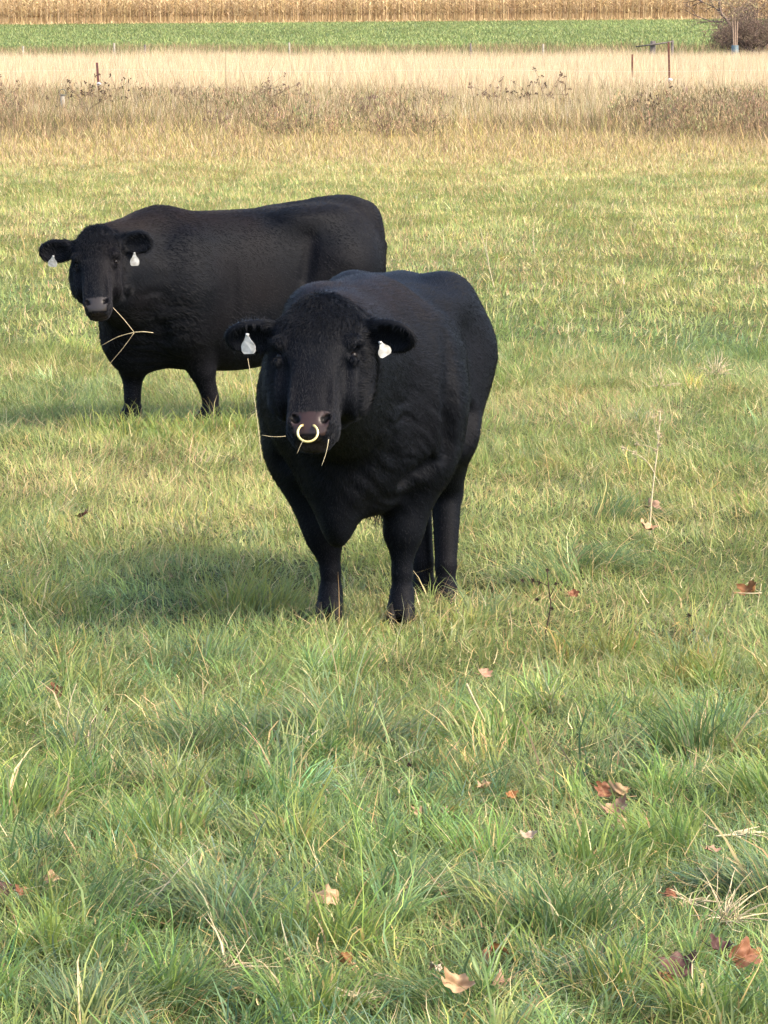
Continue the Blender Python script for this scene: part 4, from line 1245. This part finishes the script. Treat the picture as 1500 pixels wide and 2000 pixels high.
def fallen_leaf(u, v, wpx, colr, label, seed, up=0.065):
    rr = random.Random(seed)
    base = px_ground(u, v, up + (0.03 if wpx > 45 else 0)); d = depth_of(base)
    R0 = wpx / F_PX * d * 0.62
    nr, na = 6, 40
    V_ = [(0, 0, 0)]; F_ = []
    ph = rr.uniform(0, 6.28); asp = rr.uniform(0.6, 0.9); curl = rr.uniform(0.9, 1.9) * rr.choice((1, 1, -1)); fold = rr.uniform(0.3, 1.0)
    lob = rr.choice((5, 7))
    for i in range(1, nr + 1):
        for j in range(na):
            a = 2 * pi * j / na
            rad = R0 * (0.90 + 0.13 * cos(lob * a) + 0.05 * sin(13 * a + ph) + 0.04 * rr.random())
            if abs(a - pi) < 0.18: rad *= 0.8
            x = cos(a) * rad * i / nr; y = sin(a) * rad * i / nr * asp
            z = curl * (x * x) / R0 * 0.55 + fold * abs(y) * 0.9 + 0.10 * R0 * sin(9 * x / R0 + ph) * (i / nr) + 0.06 * R0 * sin(14 * y / R0 + ph)
            V_.append((x, y, z))
    for j in range(na): F_.append([0, 1 + j, 1 + (j + 1) % na])
    for i in range(nr - 1):
        for j in range(na):
            F_.append([1 + i * na + j, 1 + (i + 1) * na + j, 1 + (i + 1) * na + (j + 1) % na, 1 + i * na + (j + 1) % na])
    m = MB().add(V_, F_)
    m.tube([(-0.1 * R0, 0, 0.002), (-0.8 * R0, 0.02 * R0, 0.05 * R0), (-1.5 * R0, 0.15 * R0, 0.25 * R0)], [0.0016, 0.0014, 0.0010], 4)
    o = m.build('fallen_leaf', LEAFM[colr])
    o.location = base
    o.rotation_euler = (rr.uniform(0.3, 0.95), rr.uniform(-0.5, 0.5), rr.uniform(0, 6.28)) if rr.random() < 0.3 else (rr.uniform(0.35, 1.0), rr.uniform(-0.4, 0.4), rr.uniform(-0.7, 0.7))
    tag(o, label, 'leaf', 'fallen leaves scattered on the grass')


for i, (u, v, w_, c_, lab) in enumerate(LV):
    fallen_leaf(u, v, w_, c_, lab, 100 + i)


# ------------------------------------------------------------------ fence posts
def at_top(u, vtop, D):
    """ground point and height of something whose top shows at (u, vtop) at depth about D"""
    t = px(u, vtop, D)
    g = float(ground_z(t.x, t.y))
    return Vector((t.x, t.y, g)), t.z - g


def steel_post(u, vtop, D, mat, label, lean=0.0, ins=(0.75, 0.45), r=0.022):
    p, h = at_top(u, vtop, D)
    e = empty('fence_post', p)
    tag(e, label, 'fence post', 'steel posts of the pasture fence')
    m = MB(); m.box((0, 0, h / 2 - 0.1), (2 * r, 0.010, h + 0.2)); m.box((0, 0.006 + r * 0.6, h / 2 - 0.1), (0.010, r * 1.2, h + 0.19))
    for k in range(int(h / 0.09)):
        m.box((0, -0.010, 0.1 + k * 0.09), (0.020, 0.010, 0.03))
    o = m.build('post', mat, e, smooth=False); o.rotation_euler = (0, lean, 0)
    for f in ins:
        q = MB(); q.tube([(-0.02, -0.03, 0), (0.02, -0.05, 0.01), (0.055, -0.03, 0.0)], [0.022, 0.030, 0.018], 7)
        q.tube([(0, -0.03, -0.035), (0, -0.03, 0.035)], [0.016, 0.016], 7)
        oo = q.build('insulator', M_INS, e); oo.location = (sin(lean) * h * f, 0, h * f)
    return e


steel_post(1235, 106, 96, M_RUST, 'thin rusty steel post, left one of the pair at the right of the fence', 0.0, (0.55,), 0.020)
steel_post(1310, 82, 93, M_RUST, 'taller rusty steel post, right one of the pair at the right of the fence', -0.03, (0.48,), 0.022)
steel_post(196, 122, 90, M_REDP, 'red-topped steel post among dead stems at the left of the fence', -0.06, (0.62, 0.35), 0.024)
# wooden post with a wire loop on top
p, h = at_top(122, 172, 85)
e = tag(empty('wooden_post', p), 'pale weathered wooden post capped with a wire loop at the far left', 'fence post')
m = MB(); m.tube([(0, 0, -0.2), (0.005, 0, h * 0.5), (0, 0, h - 0.13)], [0.050, 0.048, 0.045], 12); m.build('post', M_WOODP, e)
m = MB(); m.tube([(0.06 * cos(t), 0, h - 0.08 + 0.06 * sin(t)) for t in np.linspace(-0.5, 3.7, 14)], 0.008, 5)
m.tube([(0.07 * cos(t), 0.05 * sin(t), h - 0.13) for t in np.linspace(0, 2 * pi, 16)], 0.009, 5); m.build('wire_loop', M_WIRE, e)
# far line posts beyond the dry grass
for k, (u, v, D, mt, lab) in enumerate([(45, 90, 128, 'p', 'short pale post beyond the dry grass, far left'), (223, 84, 127, 'p', 'pale far post just right of the red-topped post'), (283, 87, 128, 'd', 'thin dark far post left of centre'),
                                        (565, 83, 127, 'p', 'pale far post near the middle of the field edge'), (919, 84, 127, 'd', 'greenish far post right of the middle'), (1061, 86, 128, 'p', 'pale far post right of the middle, nearest to the rusty posts')]):
    p, h = at_top(u, v, D)
    m = MB(); m.tube([(0, 0, -0.2), (0.01, 0, h * 0.5), (0.0, 0, h)], [0.032, 0.030, 0.028], 8)
    m.box((0, -0.03, h * 0.8), (0.05, 0.03, 0.05))
    o = m.build('line_post', M_WOODP if mt == 'p' else M_DWOOD); o.location = p
    tag(o, lab, 'fence post', 'posts of the far fence line')
m = MB()
for zz in (0.62, 0.95):
    m.tube([(x_ * 1.0, 92.0 + 0.02 * sin(x_ * 3), zz + 0.02 * sin(x_ * 0.9)) for x_ in np.linspace(-16, 16, 33)], 0.0009, 3)
tag(m.build('fence_wire', M_INS), 'thin pale wires running along the fence line in the dry grass', 'wire')
# wooden brace at the corner
p, h = at_top(1275, 80, 140)
e = tag(empty('fence_brace', p), 'dark wooden corner post with a horizontal rail behind the two rusty posts', 'fence')
m = MB(); m.tube([(0, 0, -0.2), (0, 0, h * 0.6), (0.01, 0, h)], [0.10, 0.09, 0.085], 12); m.build('corner_post', M_DWOOD, e)
m = MB(); m.tube([(-0.55, -0.08, h - 0.18), (0.1, -0.12, h - 0.10), (0.62, -0.08, h - 0.02)], [0.020, 0.028, 0.022], 8); m.build('rail', M_DWOOD, e)
m = MB(); m.tube([(0.62, 0, -0.2), (0.62, 0, h + 0.02)], [0.05, 0.045], 8); m.build('side_post', M_DWOOD, e)


# ------------------------------------------------------------------ dead branching weeds along the fence
def branching(m, p, d, ln, r, depth, rr, spread=0.6, kids=3, tips=None, droop=0.0):
    q = [p.copy()]; pp = p.copy(); dd = d.copy()
    for k in range(4):
        dd = (dd + Vector((rr.gauss(0, 0.16), rr.gauss(0, 0.16), rr.gauss(0, 0.10) - droop))).normalized()
        pp = pp + dd * ln / 4; q.append(pp.copy())
    m.tube(q, [r, r * 0.92, r * 0.82, r * 0.72, r * 0.6], 5 if r > 0.01 else 3)
    if depth == 0:
        if tips is not None: tips.append(pp.copy())
        return
    for c in range(kids):
        a = q[rr.choice((2, 3, 4, 4))]
        nd = (dd + Vector((rr.gauss(0, spread), rr.gauss(0, spread), rr.gauss(0.05, spread * 0.7)))).normalized()
        branching(m, a, nd, ln * rr.uniform(0.55, 0.85), r * 0.58, depth - 1, rr, spread, kids, tips, droop)


def dead_weed(u, vtop, D, label, seed, w=1.0, mat=None, dark=True, r=0.012):
    p, h = at_top(u, vtop, D); rr = random.Random(seed)
    m = MB(); tips = []
    for k in range(3):
        d = Vector((rr.gauss(0, 0.30 * w), rr.gauss(0, 0.2), 1)).normalized()
        branching(m, Vector((rr.gauss(0, 0.04), 0, -0.05)), d, h * 0.50, r, 2, rr, 0.6 * w, 3, tips, 0.02)
    o = m.build('dead_weed', mat or M_TWIG); o.location = p
    tag(o, label, 'weed', 'dead branching weeds along the fence')
    V_, F_ = [], []
    for t in tips:
        for k in range(5):
            c = t + Vector((rr.gauss(0, 0.018), rr.gauss(0, 0.018), rr.gauss(0, 0.018)))
            a = Vector((rr.gauss(0, 1), rr.gauss(0, 1), rr.gauss(0, 1))).normalized() * 0.026; b_ = a.orthogonal().normalized() * 0.015; n_ = len(V_)
            V_ += [c - a, c + b_, c + a, c - b_, c + a.cross(b_).normalized() * 0.007]
            F_ += [[n_, n_ + 1, n_ + 4], [n_ + 1, n_ + 2, n_ + 4], [n_ + 2, n_ + 3, n_ + 4], [n_ + 3, n_, n_ + 4]]
    MB().add(V_, F_).build('withered_leaves', M_DARKW if dark else M_TWIG, o, smooth=False)


dead_weed(160, 128, 84, 'sprawling dead weed with dark leaves left of the red-topped post', 1, 1.5)
dead_weed(215, 124, 86, 'dead weed with clustered heads around the red-topped post', 2, 1.1)
dead_weed(498, 120, 86, 'brown branching dead weed left of the middle of the fence', 3, 0.9, dark=False)
dead_weed(1057, 132, 86, 'slim curling dead weed in the blond grass right of the middle', 4, 0.7)
dead_weed(1095, 148, 85, 'low spreading dead weed right of the slim curling one', 5, 1.4, dark=False)
dead_weed(975, 148, 86, 'small dead weed above the brown patch right of the middle', 6, 0.8, dark=False)
dead_weed(1292, 166, 82, 'dark tangled dead weed at the foot of the taller rusty post', 7, 1.2)
dead_weed(1335, 200, 82, 'small dark dead weed right of the taller rusty post', 8, 0.7)
dead_weed(720, 180, 82, 'reddish dead weed left of the middle brown patch', 9, 1.0, dark=False)
dead_weed(20, 140, 88, 'dead weed at the far left edge of the blond grass', 10, 1.0, dark=False)
dead_weed(830, 188, 80, 'broad reddish brown dead weed in the middle of the brown strip', 11, 1.6, dark=False)
dead_weed(430, 205, 80, 'brown dead weed in the brown strip left of the middle', 12, 1.4, dark=False)

# ------------------------------------------------------------------ shrub and young tree at the right
def leaf_cloud(pts, n, size, cols, rr, sp):
    V_, F_, C_ = [], [], []
    for p in pts:
        cbase = rr.choice(cols); k_ = rr.uniform(0.6, 1.3)
        for k in range(n):
            c = p + Vector((rr.gauss(0, sp), rr.gauss(0, sp), rr.gauss(0, sp)))
            a = Vector((rr.gauss(0, 1), rr.gauss(0, 1), rr.gauss(0, 1))).normalized() * size * rr.uniform(0.6, 1.3); b_ = a.orthogonal().normalized() * size * 0.45; n_ = len(V_)
            V_ += [c - a, c + b_, c + a, c - b_]; F_.append([n_, n_ + 1, n_ + 2, n_ + 3]); C_ += [tuple(q * k_ for q in cbase)] * 4
    return V_, F_, C_


def woody(name, p, h, stems, label, cat, seed, bark, cols, r, lf, spread=0.55, w=0.35, dep=4, size=0.05, kids=3, ln=0.36):
    rr = random.Random(seed); m = MB(); tips = []
    e = tag(empty(name, p), label, cat)
    for k in range(stems):
        d = Vector((rr.gauss(0, w), rr.gauss(0, w), 1)).normalized()
        branching(m, Vector((rr.gauss(0, 0.10 * min(1, stems - 1)), rr.gauss(0, 0.10 * min(1, stems - 1)), -0.1)), d, h * ln, r, dep, rr, spread, kids, tips, 0.0)
    m.build('trunk', bark, e)
    V_, F_, C_ = leaf_cloud(tips, lf, size, cols, rr, size * 2.2)
    mesh_obj('crown', np.array(V_), F_, M_DRY, e, False, np.array(C_))
    return e


p, h = at_top(1492, -70, 166)
woody('brown_shrub', p, h, 9, 'dense brown leafless-looking shrub filling the upper right corner', 'shrub', 5, M_DBARK, [(0.13, 0.085, 0.06), (0.17, 0.115, 0.08), (0.10, 0.07, 0.05), (0.15, 0.12, 0.07)], 0.05, 7, 0.55, 0.42, 4, 0.045, 3, 0.30)
p, h = at_top(1440, -20, 163)
woody('brown_shrub', p, h * 0.8, 6, 'lower brown twiggy shrub behind the young pale-stemmed tree', 'shrub', 8, M_DBARK, [(0.13, 0.09, 0.06), (0.11, 0.075, 0.05), (0.16, 0.12, 0.075)], 0.035, 7, 0.6, 0.5, 4, 0.04, 3, 0.27)
p, h = at_top(1424, -110, 161)
p2, h2 = at_top(1470, -40, 158)
woody('brown_shrub', p2, h2, 8, 'dark dense shrub at the right edge beside the tree guard', 'shrub', 15, M_DBARK, [(0.09, 0.06, 0.045), (0.13, 0.09, 0.065), (0.11, 0.085, 0.055)], 0.035, 9, 0.6, 0.4, 4, 0.04, 3, 0.27)
rr = random.Random(3)
e = tag(empty('bare_tree', p), 'dark bare tree with long limbs reaching left over the corn', 'tree')
m = MB()
S_ = 161 / F_PX
P2 = lambda u, v, dy=0.0: px(u, v, 161 + dy) - p
m.tube(spline([Vector((0.25, 0, -0.1)), P2(1432, 70), P2(1420, 40), P2(1408, 25), P2(1404, 0), P2(1396, -40)], 4), list(np.linspace(0.07, 0.035, 21)), 8)
m.build('trunk', M_DBARK, e)
tips = []
for a_, b_, c_ in (((1412, 42), (1392, 42), (1362, 32)), ((1408, 25), (1395, 14), (1372, 4)), ((1372, 4), (1362, -2), (1348, -8)), ((1420, 44), (1440, 20), (1460, 8)), ((1404, 0), (1425, -20), (1440, -40))):
    mm = MB(); q = [P2(*a_), P2(*b_, 0.2), P2(*c_, 0.3)]
    mm.tube(spline(q, 4), list(np.linspace(0.038, 0.015, 9)), 6)
    for k in range(4):
        i = rr.choice((1, 2)); dr = (q[i] - q[i - 1]).normalized()
        branching(mm, q[i], (dr + Vector((0, rr.gauss(0, 0.4), rr.gauss(0.2, 0.5)))).normalized(), 0.45, 0.016, 2, rr, 0.5, 3, tips)
    mm.build('limb', M_DBARK, e)
V_, F_, C_ = leaf_cloud(tips, 2, 0.035, [(0.26, 0.20, 0.10), (0.20, 0.13, 0.08)], rr, 0.07)
mesh_obj('crown', np.array(V_), F_, M_DRY, e, False, np.array(C_))
p, h = at_top(1437, -60, 155)
e = tag(empty('young_tree', p), 'young tree with two pale stems in a blue tree guard', 'tree')
rr = random.Random(11); m = MB(); tips = []
for dx, ddx in ((-0.03, -0.08), (0.05, 0.03), (0.01, -0.02)):
    pts_ = [Vector((dx, 0, -0.1)), Vector((dx + ddx * 0.5, 0.02, h * 0.35)), Vector((dx + ddx * 1.6, 0, h * 0.6))]
    m.tube(spline(pts_, 4), list(np.linspace(0.030, 0.020, 9)), 7)
    for k in range(4):
        branching(m, pts_[2] + Vector((0, 0, -0.15 * k)), Vector((rr.gauss(0, 0.5), rr.gauss(0, 0.5), 0.9)).normalized(), 0.55, 0.016, 3, rr, 0.5, 3, tips)
m.build('trunk', M_BARK, e)
V_, F_, C_ = leaf_cloud(tips, 3, 0.04, [(0.30, 0.27, 0.13), (0.36, 0.29, 0.16), (0.26, 0.20, 0.12)], rr, 0.09)
mesh_obj('crown', np.array(V_), F_, M_DRY, e, False, np.array(C_))
m = MB(); m.tube([(0, 0, -0.05), (0, 0, 0.35), (0, 0, 0.72)], [0.14, 0.135, 0.12], 14); m.build('tree_guard', M_GUARD, e)
